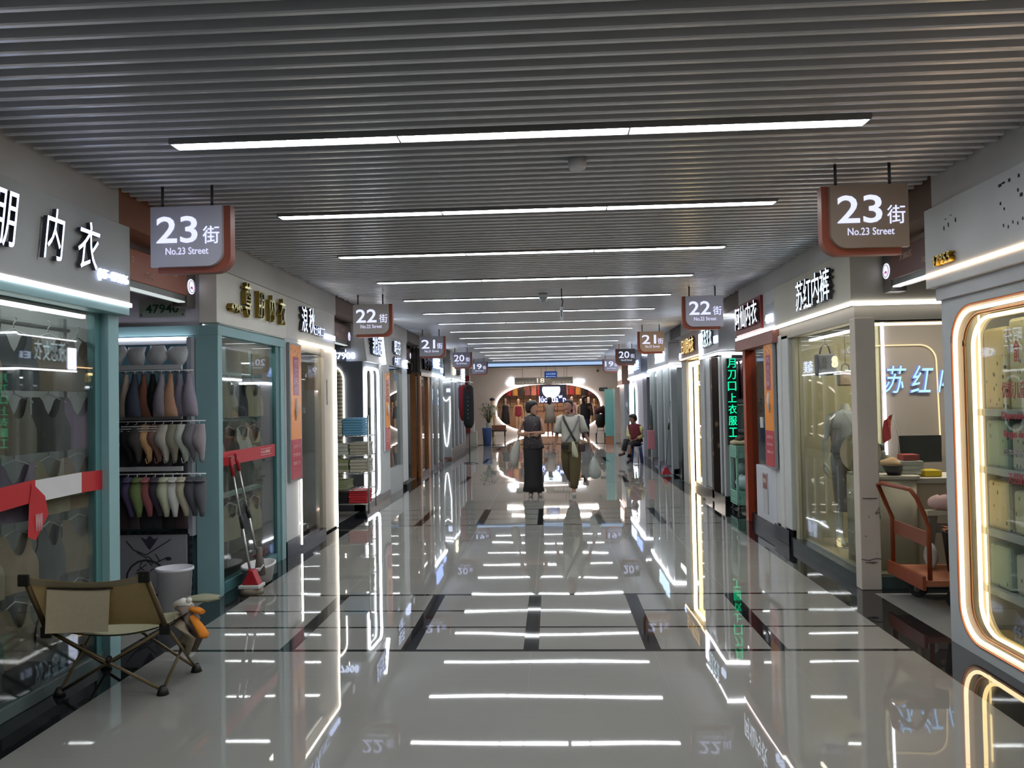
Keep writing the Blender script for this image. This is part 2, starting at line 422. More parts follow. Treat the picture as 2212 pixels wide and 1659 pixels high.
# ------------------------------------------------------------------ garments
def hanger(mb, w=.34, m=0, z=0):
    mb.tube([(-w/2, 0, z-.05), (0, 0, z), (w/2, 0, z-.05)], .005, 5, m)
    mb.tube([(0, 0, z), (0, 0, z+.03), (.015, 0, z+.045), (.018, 0, z+.06), (0, 0, z+.07)], .003, 5, m)
def tank_mesh(mb, w, h, m=0, wide=False, t=.03, deep=.5, ph=0):
    """sleeveless top facing -y, hung from z=0 down to -h, straps, scooped neck, rippled hem"""
    N = 14; L = 10
    def outline(u, v):   # u -1..1, v 0 top..1 bottom
        a = .36*w if v < .3 else .36*w+(.5*w-.36*w)*min(1, (v-.3)/.25)
        return u*a
    cols = []
    front = []
    for j in range(L+1):
        v = j/L; row = []
        for i in range(N+1):
            u = -1+2*i/N
            x = outline(u, v); z = -v*h
            # neck scoop: move top edge down at centre
            scoop = deep*.75*h*max(0, 1-(abs(u)/.62)**2.4) if abs(u) < .62 else 0
            z = min(z, -scoop) if v < .65 else z
            if v < .65: z = -scoop-(h*.65-scoop)*(v/.65)
            row.append((x, z))
        front.append(row)
    for sgn in (-1, 1):
        vs = []
        for j, row in enumerate(front):
            for i, (x, z) in enumerate(row):
                u = -1+2*i/N
                y = sgn*(t*(1-u*u)*.9+.004)+.006*sin(9*u+ph+j*.3)*(j/L)
                vs.append((x, y, z))
        n = N+1
        mb.add(vs, [(j*n+i, j*n+i+1, (j+1)*n+i+1, (j+1)*n+i) for j in range(L) for i in range(N)], m, True)
def profile_garment(mb, prof, t, m=0, n=10, cx=0, cy_=0, z0=0, bend=0):
    """side-hung garment: prof = [(z, xl, xr, thick)]"""
    R = []
    for (z, a, b, th) in prof:
        a *= 1.12; b *= 1.12; c = (a+b)/2; r = (b-a)/2
        R.append([(cx+c+r*cos(2*pi*k/n), cy_+th*t*sin(2*pi*k/n)+bend*z, z0+z) for k in range(n)])
    mb.loft(R, m)
BRA_A = [(0, -.014, .016, .3), (-.05, -.02, .02, .4), (-.11, -.034, .030, .7), (-.17, -.050, .044, .9), (-.23, -.056, .052, .9), (-.29, -.056, .058, .7), (-.325, -.056, .060, .6), (-.33, -.05, .055, .3)]
BRA_B = [(0, -.036, .036, .4), (-.035, -.042, .04, .7), (-.075, -.058, .044, 1.05), (-.11, -.064, .046, 1.2), (-.15, -.052, .046, 1.0), (-.185, -.02, .044, .7), (-.225, -.004, .04, .5), (-.27, .006, .036, .35), (-.285, .01, .03, .2)]
BRA_C = [(0, -.038, .042, .4), (-.04, -.042, .044, .7), (-.09, -.052, .046, 1.05), (-.135, -.046, .046, 1.1), (-.19, -.024, .046, .85), (-.25, -.004, .04, .5), (-.30, .006, .036, .3)]

# ------------------------------------------------------------------ L1: nearest shop on the left
GREY = M('9C9E9C', .5); TEAL = M('6E9BA0', .45); TEALF = M('86ACB2', .45); TEALD = M('4E7A7E', .45)
t = thing('shop_front', 'nearest left shopfront with teal frame and glowing fascia ending 47956', 'shop front', (FL, 2, 0))
MB().box(-2.57, -2.9, -3, 4.53, 2.16, 2.63).build('fascia', M('A4A8A8', .4), t, .004)
MB().box(-2.565, -2.575, -3, 4.54, 2.135, 2.16).build('led_strip', E('FFF2F4', 1.6), t)
MB().box(-2.575, -2.75, -3, 4.53, 2.085, 2.135).build('header_beam', TEALF, t, .003)
MB().box(-2.645, -2.72, 4.42, 4.53, 0, 2.085).build('corner_post', TEALF, t, .003)
MB().box(-2.69, -2.74, 4.36, 4.42, 0, 2.085).build('frame_post', TEALD, t, .003)
MB().box(-2.68, -2.75, -3, 4.42, 0, .07).build('sill', M('5A6A6C', .35), t, .004)
MB().box(-2.695, -2.703, -3, 4.40, .07, 2.085).build('glass_pane', GLASS, t)
struct('wall_left', MB().box(-2.74, -3.5, 4.46, 4.52, 0, 2.62), M('9A9C9C', .6))
LET = E('C4D4FF', 1.1, False); LSD = M('3A3C44', .4)
for c, yy, ww in (('尊', 3.0, .20), ('朋', 3.41, .19), ('内', 3.765, .17), ('衣', 4.06, .20)):
    text(c, (-2.545, yy, 2.42), ww, .27, 'L', LET, t, 'character', .012, .0, LSD, .25)
text('(4F-47956', (-2.56, 4.335, 2.285), .30, .07, 'L', LET, t, 'shop_number', .008, .0)
# display rails seen through the glass
t = thing('display_rack', 'slotted display rack with hanging rails behind the left glass', 'rack', (-2.85, 3.4, 0))
for yy in (1.2, 2.2, 3.0, 3.80, 4.34): MB().box(-2.86, -2.89, yy-.015, yy+.015, .07, 2.05).build('upright', M('7E8684', .4), t)
for z in (1.67, 1.33, .97, .60, .26): MB().box(-2.80, -2.86, 1.0, 4.34, z-.02, z+.02).build('shelf_bar', M('9AA6A2', .4), t)
MB().tube([(-2.84, 1, 1.98), (-2.84, 4.34, 1.98)], .012).build('top_rail', M('8A8E8C', .3, .6), t)
struct('wall_left', MB().box(-3.55, -3.6, -3, 4.47, 0, 2.62), M('4E5250', .7))
TC_COL = [('8E7C6A', 'beige'), ('7A6A80', 'mauve'), ('6C665C', 'taupe'), ('4E5458', 'slate'), ('968C7A', 'oatmeal'), ('3E4040', 'charcoal'), ('7E7264', 'mushroom')]
protos = {}
k = 0
rown = ['top', 'second', 'third', 'fourth', 'lowest']
for r, z in enumerate((1.98, 1.645, 1.30, .94, .57)):
    for q, yy in enumerate((3.52, 3.80, 4.07, 4.33)):
        c, cn = TC_COL[(k*3+r) % 7]
        lb = '%s tank top, %s rail behind nearest left glass, %s from right' % (cn, rown[r], ['fourth', 'third', 'second', 'first'][q])
        if not protos:
            g = thing('tank_top', lb, 'tank top', (0, 0, 0), 'tank tops hanging behind the left shop glass')
            mb = MB(); tank_mesh(mb, .30, .27 if r else .3, 0, ph=k); o = mb.build('cloth', M(c, .8), g); o['recolour'] = 1
            mb = MB(); hanger(mb, .26, 0, .02); mb.build('hanger', M('B0B4B8', .3), g)
            protos[0] = g; g.location = (-2.78, yy, z-.06); g.rotation_euler[2] = radians(78)
        else:
            dup(protos[0], (-2.78, yy, z-.06), radians(70+random.random()*30), lb, [M(c, .8)])
        k += 1
# barrier tape across the glass
t = thing('barrier_tape', 'red and white tape stuck across the nearest left glass, one red end folded down', 'tape', (-2.69, 4, 1.1))
def tape_seg(ya, yb, za, zb, h, m, nm, mm):
    mb = MB().add([(-2.688, ya, za), (-2.688, yb, zb), (-2.688, yb, zb+h), (-2.688, ya, za+h), (-2.691, ya, za), (-2.691, yb, zb), (-2.691, yb, zb+h), (-2.691, ya, za+h)],
                  [(0, 1, 2, 3), (7, 6, 5, 4), (0, 4, 5, 1), (3, 2, 6, 7), (0, 3, 7, 4), (1, 5, 6, 2)])
    return mb.build(nm, mm, t)
RED = M('B0202C', .4); TWH = M('C8C8CC', .4)
tape_seg(3.2, 3.83, 1.00, 1.04, .115, 0, 'red_band', RED); tape_seg(3.83, 4.22, 1.035, 1.04, .115, 0, 'white_band', TWH); tape_seg(4.22, 4.42, 1.04, 1.035, .115, 0, 'red_band', RED)
MB().add([(-2.684, 3.80, 1.14), (-2.684, 3.90, 1.06), (-2.68, 3.92, .96), (-2.68, 3.82, .84), (-2.68, 3.76, .87), (-2.686, 3.78, 1.04)], [(0, 1, 2, 3, 4, 5)]).build('folded_end', RED, t)
text('WWW', (-2.679, 3.845, .93), .055, .09, 'L', M('D8B0B4', .5), t, 'lettering', .001)

# ------------------------------------------------------------------ L2: teal corner shop
t = thing('shop_front', 'teal corner shopfront with gold characters and a bra rack on its side wall', 'shop front', (FL, 6.7, 0))
MB().box(-2.655, -2.80, 5.93, 7.54, 2.19, 2.62).build('fascia', M('DAD8D0', .4), t, .003)
MB().box(-2.80, -4.3, 5.935, 5.99, 2.17, 2.62).build('side_fascia', M('BEBCC8', .55), t)
MB().box(-2.645, -2.80, 5.925, 7.46, 2.09, 2.17).box(-2.80, -4.3, 5.92, 5.98, 2.09, 2.17).build('header_beam', TEALF, t, .003)
MB().tube([(-2.64, 5.93, 2.18), (-2.64, 6.6, 2.175), (-2.64, 7.4, 2.185)], .008).build('sealant_bead', M('B4BCB8', .2), t)
MB().box(-2.645, -2.83, 5.92, 6.0, 0, 2.09).build('corner_post', TEALF, t, .003)
MB().box(-2.655, -2.72, 7.22, 7.30, 0, 2.09).build('frame_post', TEALD, t, .003)
MB().box(-2.65, -2.72, 7.34, 7.44, 0, 2.09).build('frame_post', TEALF, t, .003)
MB().box(-2.66, -2.74, 6.01, 7.30, 0, .09).build('sill', TEALD, t, .004)
MB().box(-2.675, -2.683, 6.0, 7.34, .09, 2.09).build('glass_pane', GLASS, t)
struct('wall_left', MB().box(-2.83, -4.3, 5.97, 6.03, 0, 2.12), M('5A7E8A', .55))
gold = M('8A7430', .3, .9); goldf = M('C8C090', .15, .9)
for c, yy, ww, hh, zz in (('尊', 6.455, .17, .30, 2.435), ('朋', 6.75, .17, .24, 2.43), ('内', 7.02, .15, .25, 2.43), ('衣', 7.30, .17, .26, 2.43)):
    text(c, (-2.625, yy, zz), ww*.85, hh, 'L', goldf, t, 'character', .02, .0, gold)
text('47940', (-2.63, 6.21, 2.335), .22, .065, 'L', goldf, t, 'shop_number', .025, .03, gold)
t = thing('number_plate', 'clear plate with dark green number 47940 on the grey side wall', 'number plate', (-3.09, 5.92, 2.34))
MB().box(-3.28, -2.90, 5.905, 5.912, 2.235, 2.375).build('plate', M('A8B4AE', .15, 0, .5, .05, 6), t)
text('47940', (-3.09, 5.904, 2.305), .27, .07, 'cam', M('1E4A3A', .4), t, 'number', .002, .04)
for x in (-3.26, -2.92): MB().tube([(x, 5.90, 2.255), (x, 5.915, 2.255)], .008).build('screw', M('6A6E70', .3, .8), t)

# bra rack on the side wall
t = thing('wall_rack', 'white slotted wall rack beneath a tube light on the teal side wall', 'rack', (-3.1, 5.9, 1.5))
for z in (1.83, 1.44, 1.04): MB().box(-3.75, -2.86, 5.752, 5.772, z-.018, z+.018).build('crossbar', M('C8CAD0', .35), t, .002)
MB().box(-3.75, -2.86, 5.90, 5.93, 2.02, 2.05).build('shelf', M('7E8288', .4), t)
MB().box(-3.75, -2.86, 5.86, 5.90, .70, .72).build('shelf', M('7E8288', .4), t)
MB().box(-2.872, -2.835, 5.86, 5.965, .5, 2.07).build('upright', M('A4A8B4', .4), t)
MB().tube([(-3.75, 5.88, 2.062), (-2.87, 5.88, 2.062)], .012).build('tube_light', E('F2F4FF', 2.4), t)
for z in (1.80, 1.41, 1.005):
    MB().tube([(-3.75, 5.72, z), (-2.65 if z < 1.7 else -2.74, 5.70, z)], .005, 6).build('hanging_rod', M('D8DAE0', .3), t)
mb = MB()
for q in range(10): mb.tube([(-3.7+q*.1, 5.76, 1.80), (-3.7+q*.1, 5.71, 1.80)], .003, 4).tube([(-3.7+q*.1, 5.76, 1.41), (-3.7+q*.1, 5.71, 1.41)], .003, 4).tube([(-3.7+q*.1, 5.76, 1.005), (-3.7+q*.1, 5.71, 1.005)], .003, 4)
mb.build('hook_row', M('C8CAD0', .35), t)
rows = [(1.795, BRA_A, [('B8A89C', 'pale beige'), ('3A4050', 'navy'), ('7C5040', 'rust brown'), ('0E0E12', 'black'), ('8A8490', 'grey-lilac'), ('B89078', 'peach'), ('807A8C', 'dusky violet'), ('8C8494', 'pale violet')], 'top', '', 0),
        (1.405, BRA_B, [('15161C', 'black'), ('3A3836', 'charcoal'), ('D8AC7C', 'apricot'), ('8C6A60', 'dusty rose'), ('AAA49C', 'cream'), ('8C8878', 'khaki grey'), ('BEC4BA', 'off-white'), ('74747C', 'mid grey'), ('9A9298', 'silver grey')], 'middle', '', 1),
        (1.0, BRA_C, [('5A4E74', 'purple'), ('66784A', 'olive green'), ('A46064', 'salmon pink'), ('4A4250', 'plum'), ('B4B8A0', 'pale green'), ('D2D4D0', 'white'), ('C4BEA8', 'ivory'), ('54545E', 'dark grey'), ('5E6066', 'steel grey')], 'bottom', '', 2)]
for z, prof, cols, rn, _, typ in rows:
    for q, (c, cn) in enumerate(cols):
        x = (-2.78 if typ == 0 else -2.695)-(len(cols)-1-q)*.0705
        g = thing('bra', '%s bra, %s rail of the teal side wall, %s from the left' % (cn, rn, ORD[q]), 'bra', (x, 5.70, z), 'bras on the %s rail of the side wall' % rn)
        mb = MB(); profile_garment(mb, prof, .05+.012*sin(q*2.1), 0, 12, x, 5.70, z-.02, .08*sin(q*1.7))
        mb.build('cup', M(c, .85, var=.12, scale=30), g)
        mb = MB()
        if typ == 0: mb.tube([(x-.03, 5.68, z), (x, 5.70, z-.02), (x+.012, 5.72, z-.12)], .006, 6)
        elif typ == 1: mb.tube([(x+.012, 5.69, z-.25), (x+.006, 5.68, z-.285), (x+.016, 5.68, z-.315), (x+.032, 5.68, z-.31), (x+.04, 5.69, z-.27), (x+.036, 5.69, z-.22)], .0045, 6)
        else: profile_garment(mb, [(-.022, -.040, .042, 1.0), (-.034, -.042, .043, 1.02)], .06, 0, 12, x, 5.70, z-.02, 0)
        mb.build('strap', M(c if typ else '50484C', .8), g)
        MB().tube([(x, 5.70, z+.004), (x, 5.70, z-.012), (x-.02, 5.70, z-.02)], .004, 5).build('hook', M('DADCE2', .3), g)
        if typ == 1 and q < 4:
            mb = MB()
            for h in range(3): mb.box(x-.036, x+.036, 5.664, 5.67, z-.035-h*.018, z-.028-h*.018)
            mb.build('stripes', M('C8C8CC', .7), g)
# film-wrapped bras at the top
for q in range(4):
    x = -3.40+q*.165
    g = thing('bra', 'film-wrapped grey bra above the bra rails, %s from the left' % ORD[q], 'wrapped bra', (x, 5.8, 1.9), 'film wrapped bras at the top of the side wall rack')
    R = [(x, 5.80, 2.0, .06, .012), (x, 5.79, 1.95, .075, .03), (x, 5.785, 1.90, .07, .035), (x, 5.79, 1.86, .045, .02), (x, 5.80, 1.85, .02, .01)]
    R = [(a+.008*sin(q*3+j*2), b, c-.01*(q % 2), d*(1+.16*sin(q*2+j*1.9)), e) for j, (a, b, c, d, e) in enumerate(R)]
    MB().rings([(a, b, c, d, e*.6) for a, b, c, d, e in R], 14).build('bra', M('C6C8CE', .35, 0, .8, .4, 45), g)
    MB().rings([(a, b-.004, c+(.004 if c > 1.9 else -.004), d*1.08, e*1.2) for a, b, c, d, e in R], 10).build('film', BAGFILM, g)
# dark stock behind the rails
for q in range(7):
    for z in (1.72, 1.33, .93):
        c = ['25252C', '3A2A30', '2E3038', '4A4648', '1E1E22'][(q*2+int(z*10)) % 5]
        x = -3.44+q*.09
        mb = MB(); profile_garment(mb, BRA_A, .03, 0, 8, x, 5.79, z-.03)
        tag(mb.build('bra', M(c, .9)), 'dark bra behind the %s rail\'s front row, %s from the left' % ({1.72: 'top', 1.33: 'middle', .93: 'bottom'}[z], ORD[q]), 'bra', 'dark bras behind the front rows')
# puzzle foam mats leaning
t = thing('foam_mat', 'grey interlocking foam play mat with scribbled drawings leaning on the side wall', 'play mat', (-3.15, 5.86, 0))
pts = []
def mat_outline(x0, x1, z0, z1, n=8):
    P = []
    for k in range(n):                      # right edge upwards with teeth
        a = z0+(z1-z0)*k/n; b = (z1-z0)/n
        P += [(x1, a), (x1, a+b*.3), (x1+.022, a+b*.22), (x1+.022, a+b*.78), (x1, a+b*.7)]
    P += [(x1, z1)]
    for k in range(n):
        a = x1-(x1-x0)*k/n; b = (x1-x0)/n
        P += [(a-b*.3, z1), (a-b*.22, z1+.02), (a-b*.78, z1+.02), (a-b*.7, z1)]
    P += [(x0, z1), (x0, z0)]; return P
MB().prism(mat_outline(-3.52, -2.86, 0, .52), 'y', 5.855, 5.875).build('border_mat', M('16171C', .8), t)
MB().box(-3.52, -2.875, 5.84, 5.855, 0, .515).build('mat', M('8C8C96', .8), t)
mb = MB(); dk = M('26282E', .8)
mb.tube([(-3.2+.16*cos(a/10), 5.838, .17+.15*sin(a/10)) for a in range(-12, 46, 4)], .007, 5)
mb.tube([(-3.36, 5.838, .47), (-3.3, 5.838, .40), (-3.2, 5.838, .36), (-3.1, 5.838, .42), (-3.0, 5.838, .48)], .004, 4)
for _ in range(14):
    x, z = -3.28+random.random()*.22, .22+random.random()*.12
    mb.tube([(x, 5.838, z), (x+random.uniform(-.09, .09), 5.838, z+random.uniform(-.06, .06))], .004, 4)
mb.ball((-3.29, 5.838, .10), .03, .004, .03, 8).ball((-3.22, 5.838, .15), .02, .004, .02, 8).ball((-3.02, 5.838, .33), .025, .004, .015, 8)
mb.build('scribble', dk, t)
MB().prism([(-3.24, .50), (-3.20, .44), (-3.17, .40), (-3.13, .45), (-3.10, .50), (-3.13, .48), (-3.17, .51), (-3.2, .48)], 'y', 5.834, 5.84).build('pennant_drawing', M('3A3048', .7), t)
# white bin
t = thing('waste_bin', 'tall white plastic bin standing before the grey play mat', 'bin', (-2.825, 5.55, 0))
MB().rings([(-2.825, 5.55, 0, .11, .09), (-2.825, 5.55, .30, .128, .105), (-2.825, 5.55, .305, .14, .115), (-2.825, 5.55, .325, .14, .115), (-2.825, 5.55, .325, .128, .105), (-2.825, 5.55, .05, .105, .085)], 28, 0, True).build('body', M('D2D2DA', .35), t)

# L2 window stock
t = thing('display_rack', 'clothes rail with shelves behind the teal corner shop window', 'rack', (-2.95, 6.6, 0))
for yy in (6.10, 6.66, 7.24): MB().box(-2.90, -2.93, yy-.012, yy+.012, .09, 2.05).build('upright', M('7E8684', .4), t)
for z in (1.80, 1.40, .74, .38): MB().box(-2.82, -2.90, 6.03, 7.28, z-.015, z+.015).build('shelf_bar', M('9FB2AE', .4), t)
k = 0
for r, z in enumerate((1.78, 1.38, .72)):
    for q in range(4):
        c, cn = [('8A8C7A', 'sage'), ('D0D0C8', 'white'), ('55504A', 'brown-grey'), ('B0A890', 'cream'), ('3C4048', 'slate'), ('9A9480', 'sand')][(k*5+r) % 6]
        dup(protos[0], (-2.80, 6.20+q*.27, z-.06), radians(75+random.random()*25), '%s top, %s rail of the teal corner shop window, %s from left' % (cn, ['upper', 'middle', 'lower'][r], ORD[q]), [M(c, .8)])['group'] = 'tops in the teal corner shop window'
        k += 1
struct('wall_left', MB().box(-3.30, -3.34, 6.03, 9.2, 0, 2.5), M('606460', .7))
t = thing('safety_strip', 'red printed glass warning strip across the teal corner shop window', 'sticker', (-2.67, 6.6, 1.08))
MB().box(-2.665, -2.669, 6.01, 7.2, 1.03, 1.145).build('strip', M('B41E2E', .4), t)
text('小心玻璃', (-2.663, 6.95, 1.09), .22, .03, 'L', M('E8D8D8', .5), t, 'lettering', .001)
text('注意防撞', (-2.663, 6.22, 1.09), .18, .03, 'L', M('E8D8D8', .5), t, 'lettering', .001)
MB().box(-2.662, -2.664, 6.84, 7.10, 1.115, 1.118).box(-2.662, -2.664, 6.84, 7.10, 1.06, 1.063).build('rule_lines', M('E8D8D8', .5), t)

# mops and spin bucket
def spin_mop(p0, p1, label):
    p0, p1 = Vector(p0), Vector(p1)
    t = thing('mop', label, 'mop', p0, 'mops leaning on the corner shop window')
    d = p1-p0
    MB().tube([p0+d*.12, p0+d*.52], .011).tube([p0+d*.5, p0+d*.88], .009).build('pole', M('B8B6B4', .25, .7), t)
    MB().tube([p0+d*.47, p0+d*.56], .016).build('grip', M('121214', .5), t)
    MB().tube([p0+d*.86, p1], .017).build('handle', M('A01E28', .4), t)
    mb = MB().tube([p0+d*.11, p0+d*.17], .02)
    mb.build('joint', M('A01E28', .4), t)
    return t, d
t, d = spin_mop((-2.44, 6.09, 0), (-2.64, 6.12, 1.10), 'mop with red triangular head leaning nearest the blue corner post')
MB().prism([(-2.515, .075), (-2.455, .19), (-2.425, .19), (-2.375, .075)], 'y', 6.02, 6.11).build('head', M('A8202C', .4), t, .006)
MB().box(-2.53, -2.36, 5.99, 6.13, .05, .075).build('plate', M('C8C8C8', .4), t, .004)
MB().rings([(-2.445, 6.06, 0, .095, .08), (-2.445, 6.06, .05, .09, .075)], 14).build('pad', M('8A8070', .9), t)
t, d = spin_mop((-2.46, 6.30, .1), (-2.64, 6.23, 1.12), 'mop standing in the spin bucket, right of the red-headed one')
MB().tube([Vector((-2.47, 6.3, .1)), Vector((-2.46, 6.27, .33))], [.05, .02]).build('head', M('77706A', .9), t)
MB().tube([(-2.52, 6.28, .26), (-2.48, 6.28, .22), (-2.43, 6.28, .26), (-2.41, 6.28, .34)], .009).build('lever', M('7A4A48', .4), t)
t = thing('mop_bucket', 'white oval spin bucket on the dark floor edge under the two mops', 'bucket', (-2.53, 6.42, 0))
MB().rings([(-2.53, 6.42, 0.012, .10, .17), (-2.53, 6.42, .14, .12, .20), (-2.53, 6.42, .145, .13, .215), (-2.53, 6.42, .165, .13, .215), (-2.53, 6.42, .165, .115, .195), (-2.53, 6.42, .03, .095, .165)], 24).build('body', M('C4C4C4', .35), t)
MB().tube([(-2.42, 6.28, .15), (-2.40, 6.2, .20), (-2.42, 6.14, .16)], .006).build('handle', M('C8C8C8', .35), t)

# L2b: pilaster poster + cream shop with LED outline
def poster(side, y0, y1, z0, z1, label):
    t = thing('poster', label, 'poster', (SX(side, -.03), (y0+y1)/2, z0))
    mb = MB(); sbox(mb, side, -.045, -.012, y0, y1, z0, z1); mb.build('frame', M('9A9C9E', .35, .5), t, .004)
    f = .02; h = z1-z0
    def pan(a, b, c, d, col, nm, dd=-.047): sbox(q := MB(), side, dd, -.044, a, b, c, d); q.build(nm, M(col, .25), t)
    pan(y0+f, y1-f, z0+.30*h, z1-f, 'E88A1A', 'orange_panel'); pan(y0+f, y1-f, z0+f, z0+.30*h, 'B0283A', 'red_panel')
    w = y1-y0
    pan(y0+w*.28, y1-w*.28, z0+.62*h, z1-.1*h, '8E2440', 'crimson_panel', -.049)
    s = side
    for k, c in enumerate('内衣女装'):
        text(c, (SX(side, -.0495), (y0+y1)/2, z0+h*(.86-k*.062)), w*.28, h*.045, s, M('D8B8D0', .5), t, 'character', .001)
    # running figure silhouette
    yc = (y0+y1)/2; mb = MB()
    X = SX(side, -.049)
    mb.tube([(X, yc, z0+.60*h), (X, yc+.01, z0+.54*h), (X, yc-.02, z0+.46*h)], [.012, .022, .012], 8, 0, 1, (1, 0, 0))
    mb.tube([(X, yc+.01, z0+.54*h), (X, yc-.04, z0+.50*h), (X, yc-.02, z0+.44*h)], [.016, .01, .006], 8)
    mb.tube([(X, yc+.01, z0+.575*h), (X, yc+.05, z0+.53*h)], [.009, .006], 6)
    mb.build('figure_print', M('D8D0CC', .5), t)
    for k, c in enumerate(('品质生活', '舒适内衣', '新款上市')):
        text(c, (SX(side, -.048), (y0+y1)/2, z0+h*(.25-k*.06)), w*.6, h*.025, s, M('E0A8B0', .5), t, 'lettering', .001)
    for k in range(3):
        X = SX(side, -.0485)
        MB().tube([(X, y0+w*(.15+.2*k), z1-.05*h-.03*k), (X, y0+w*(.35+.2*k), z1-.02*h-.03*k)], .003, 4).build('line_print', M('E8E0D8', .4), t)
    return t
poster('L', 7.50, 7.86, .74, 2.15, 'tall orange and red poster on the left pilaster after the teal shop')
t = thing('shop_front', 'cream left shopfront outlined by one white light, lit characters above', 'shop front', (FL, 8.4, 0))
MB().box(-2.655, -2.80, 7.54, 9.25, 2.20, 2.62).build('fascia', M('CCCAC4', .45), t, .003)
MB().box(-2.65, -2.80, 7.46, 7.86, .15, 2.20).build('pilaster', M('C0C2C6', .5), t, .006)
MB().box(-2.64, -2.82, 7.45, 7.87, 0, .15).build('pilaster_base', M('141416', .2), t, .003)
MB().box(-2.66, -2.78, 8.82, 9.25, 0.02, 2.20).build('jamb', M('C4BAAE', .5), t, .004)
MB().box(-2.70, -2.76, 7.86, 8.82, 2.10, 2.20).build('lintel', M('9A948C', .5), t)
MB().box(-2.66, -2.78, 7.86, 8.82, 0, .07).build('sill', M('1A1B1D', .25), t)
MB().box(-2.70, -2.708, 7.87, 8.82, .07, 2.12).build('glass_pane', GLASS, t)
MB().tube([(-2.64, 7.885, .05), (-2.64, 7.885, 2.14), (-2.64, 7.91, 2.175), (-2.64, 9.19, 2.175), (-2.64, 9.22, 2.15), (-2.64, 9.22, .01)], .011, 6).build('led_outline', E('FFF8E8', 3.0), t)
for c, yy, ww, hh, zz in (('浪', 7.98, .19, .28, 2.43), ('秋', 8.22, .19, .28, 2.44)):
    text(c, (-2.63, yy, zz), ww, hh, 'L', LET, t, 'character', .02, .02, LSD)
text('女士内裤工厂', (-2.635, 8.53, 2.35), .42, .11, 'L', LET, t, 'lettering', .012, .02, LSD)
text('4F47921-22', (-2.635, 8.98, 2.32), .40, .06, 'L', LET, t, 'shop_number', .01, .02)
struct('wall_left', MB().box(-4.3, -2.81, 9.18, 9.24, 0, 2.62), M('8E8A84', .6))
text('TIME', (-2.655, 8.90, 1.66), .035, .30, 'L', M('8A8A86', .6), t, 'lettering', .001)

# L3: slate-blue corner shop 47908
SL = M('4A4F5A', .5)
t = thing('shop_front', 'slate-blue corner shop with number 47908 and LED outlined windows', 'shop front', (FL, 11, 0))
MB().box(-2.66, -4.3, 10.64, 10.70, 0, 2.115).build('side_wall', SL, t)
MB().box(-2.92, -4.3, 10.63, 10.70, 2.12, 2.62).build('side_fascia', M('5A5F68', .5), t)
text('47908', (-2.925, 10.62, 2.20), .33, .095, 'cam', WHT, t, 'shop_number', .012, .04)
mb = MB()
arch = [(-3.25+.16*cos(a*pi/12)+.16, 1.9+.16*sin(a*pi/12)) for a in range(0, 13)]
arch = [(-2.93, .35)]+[(-3.14+.21*cos(a*pi/12), 1.86+.21*sin(a*pi/12)) for a in range(13)]+[(-3.35, .35)]
MB().tube([(x, 10.62, z) for x, z in arch]+[(-2.93, 10.62, .35)], .010, 6).build('led_arch', E('F6F2E4', 3.5), t)
MB().prism(arch, 'y', 10.632, 10.64).build('arch_panel', M('6E6C62', .5), t)
mb = MB()
for k in range(30):
    z = .4+k*.054; mb.box(-3.34, -2.935, 10.622, 10.63, z, z+.024)
mb.build('louvre', M('A8A494', .4), t)
win_panel('L', -.0, .08, 10.70, 11.62, 0.12, 2.12, 10.74, 11.50, .16, 2.02, .10, M('7C8088', .5), t)
led_loop('L', -.02, 10.73, 11.51, .15, 2.03, .12, .02, E('F4FAFF', 3.0), t)
MB().box(-2.68, -2.69, 10.74, 11.52, .14, 2.03).build('glass_pane', GLASS, t)
MB().box(-2.64, -2.8, 10.64, 11.62, 0, .12).build('sill', M('2C2E34', .3), t)
# tilted fascia
MB().add([(-2.60, 10.66, 2.12), (-2.60, 11.66, 2.12), (-2.66, 11.66, 2.62), (-2.66, 10.66, 2.62), (-2.9, 10.66, 2.12), (-2.9, 11.66, 2.12), (-2.9, 11.66, 2.62), (-2.9, 10.66, 2.62)],
         [(0, 1, 2, 3), (4, 7, 6, 5), (0, 4, 5, 1), (3, 2, 6, 7), (0, 3, 7, 4), (1, 5, 6, 2)]).build('fascia', M('BEC0C0', .45), t)
text('凯怡家居', (-2.60, 11.22, 2.38), .60, .30, 'L', LET, t, 'lettering', .03, .02, LSD)
MB().tube([(-2.585, 11.70, 2.12), (-2.635, 11.70, 2.64)], .035, 10).build('led_tube', E('F2F6FF', 3.5), t)
poster('L', 11.86, 12.25, .75, 2.02, 'dark glossy poster with a painted orange reflection on the pilaster after the slate-blue shop')  # orange here is a reflection on the pilaster, put into the panel colour
t = thing('shop_front', 'pale grey left shopfront with two rows of lit lettering and CA sign', 'shop front', (FL, 12.9, 0))
MB().box(-2.655, -2.8, 11.74, 13.93, 2.14, 2.62).build('fascia', M('BEC0C0', .45), t)
for a, b in ((11.63, 12.36), (13.45, 13.93)): MB().box(-2.65, -2.8, a, b, .1, 2.14).build('pilaster', M('B4B8BA', .5), t, .005)
MB().box(-2.645, -2.8, 11.62, 12.36, 0, .1).build('pilaster_base', M('3A3C40', .3), t)
MB().box(-2.66, -2.75, 12.36, 13.45, 0, .42).build('sill', M('A0A4A6', .5), t)
MB().box(-2.70, -2.708, 12.36, 13.45, .42, 2.14).build('glass_pane', GLASS, t)
text('昭芬', (-2.63, 12.90, 2.46), .50, .24, 'L', LET, t, 'lettering', .02, .03, LSD)
text('内裤厂', (-2.63, 12.90, 2.23), .50, .15, 'L', LET, t, 'lettering', .02, .03, LSD)
text('C区', (-2.63, 13.66, 2.22), .34, .15, 'L', WHT, t, 'shop_number', .02, .03)
struct('wall_left', MB().box(-4.3, -2.81, 13.86, 13.92, 0, 2.62), M('84868A', .6))

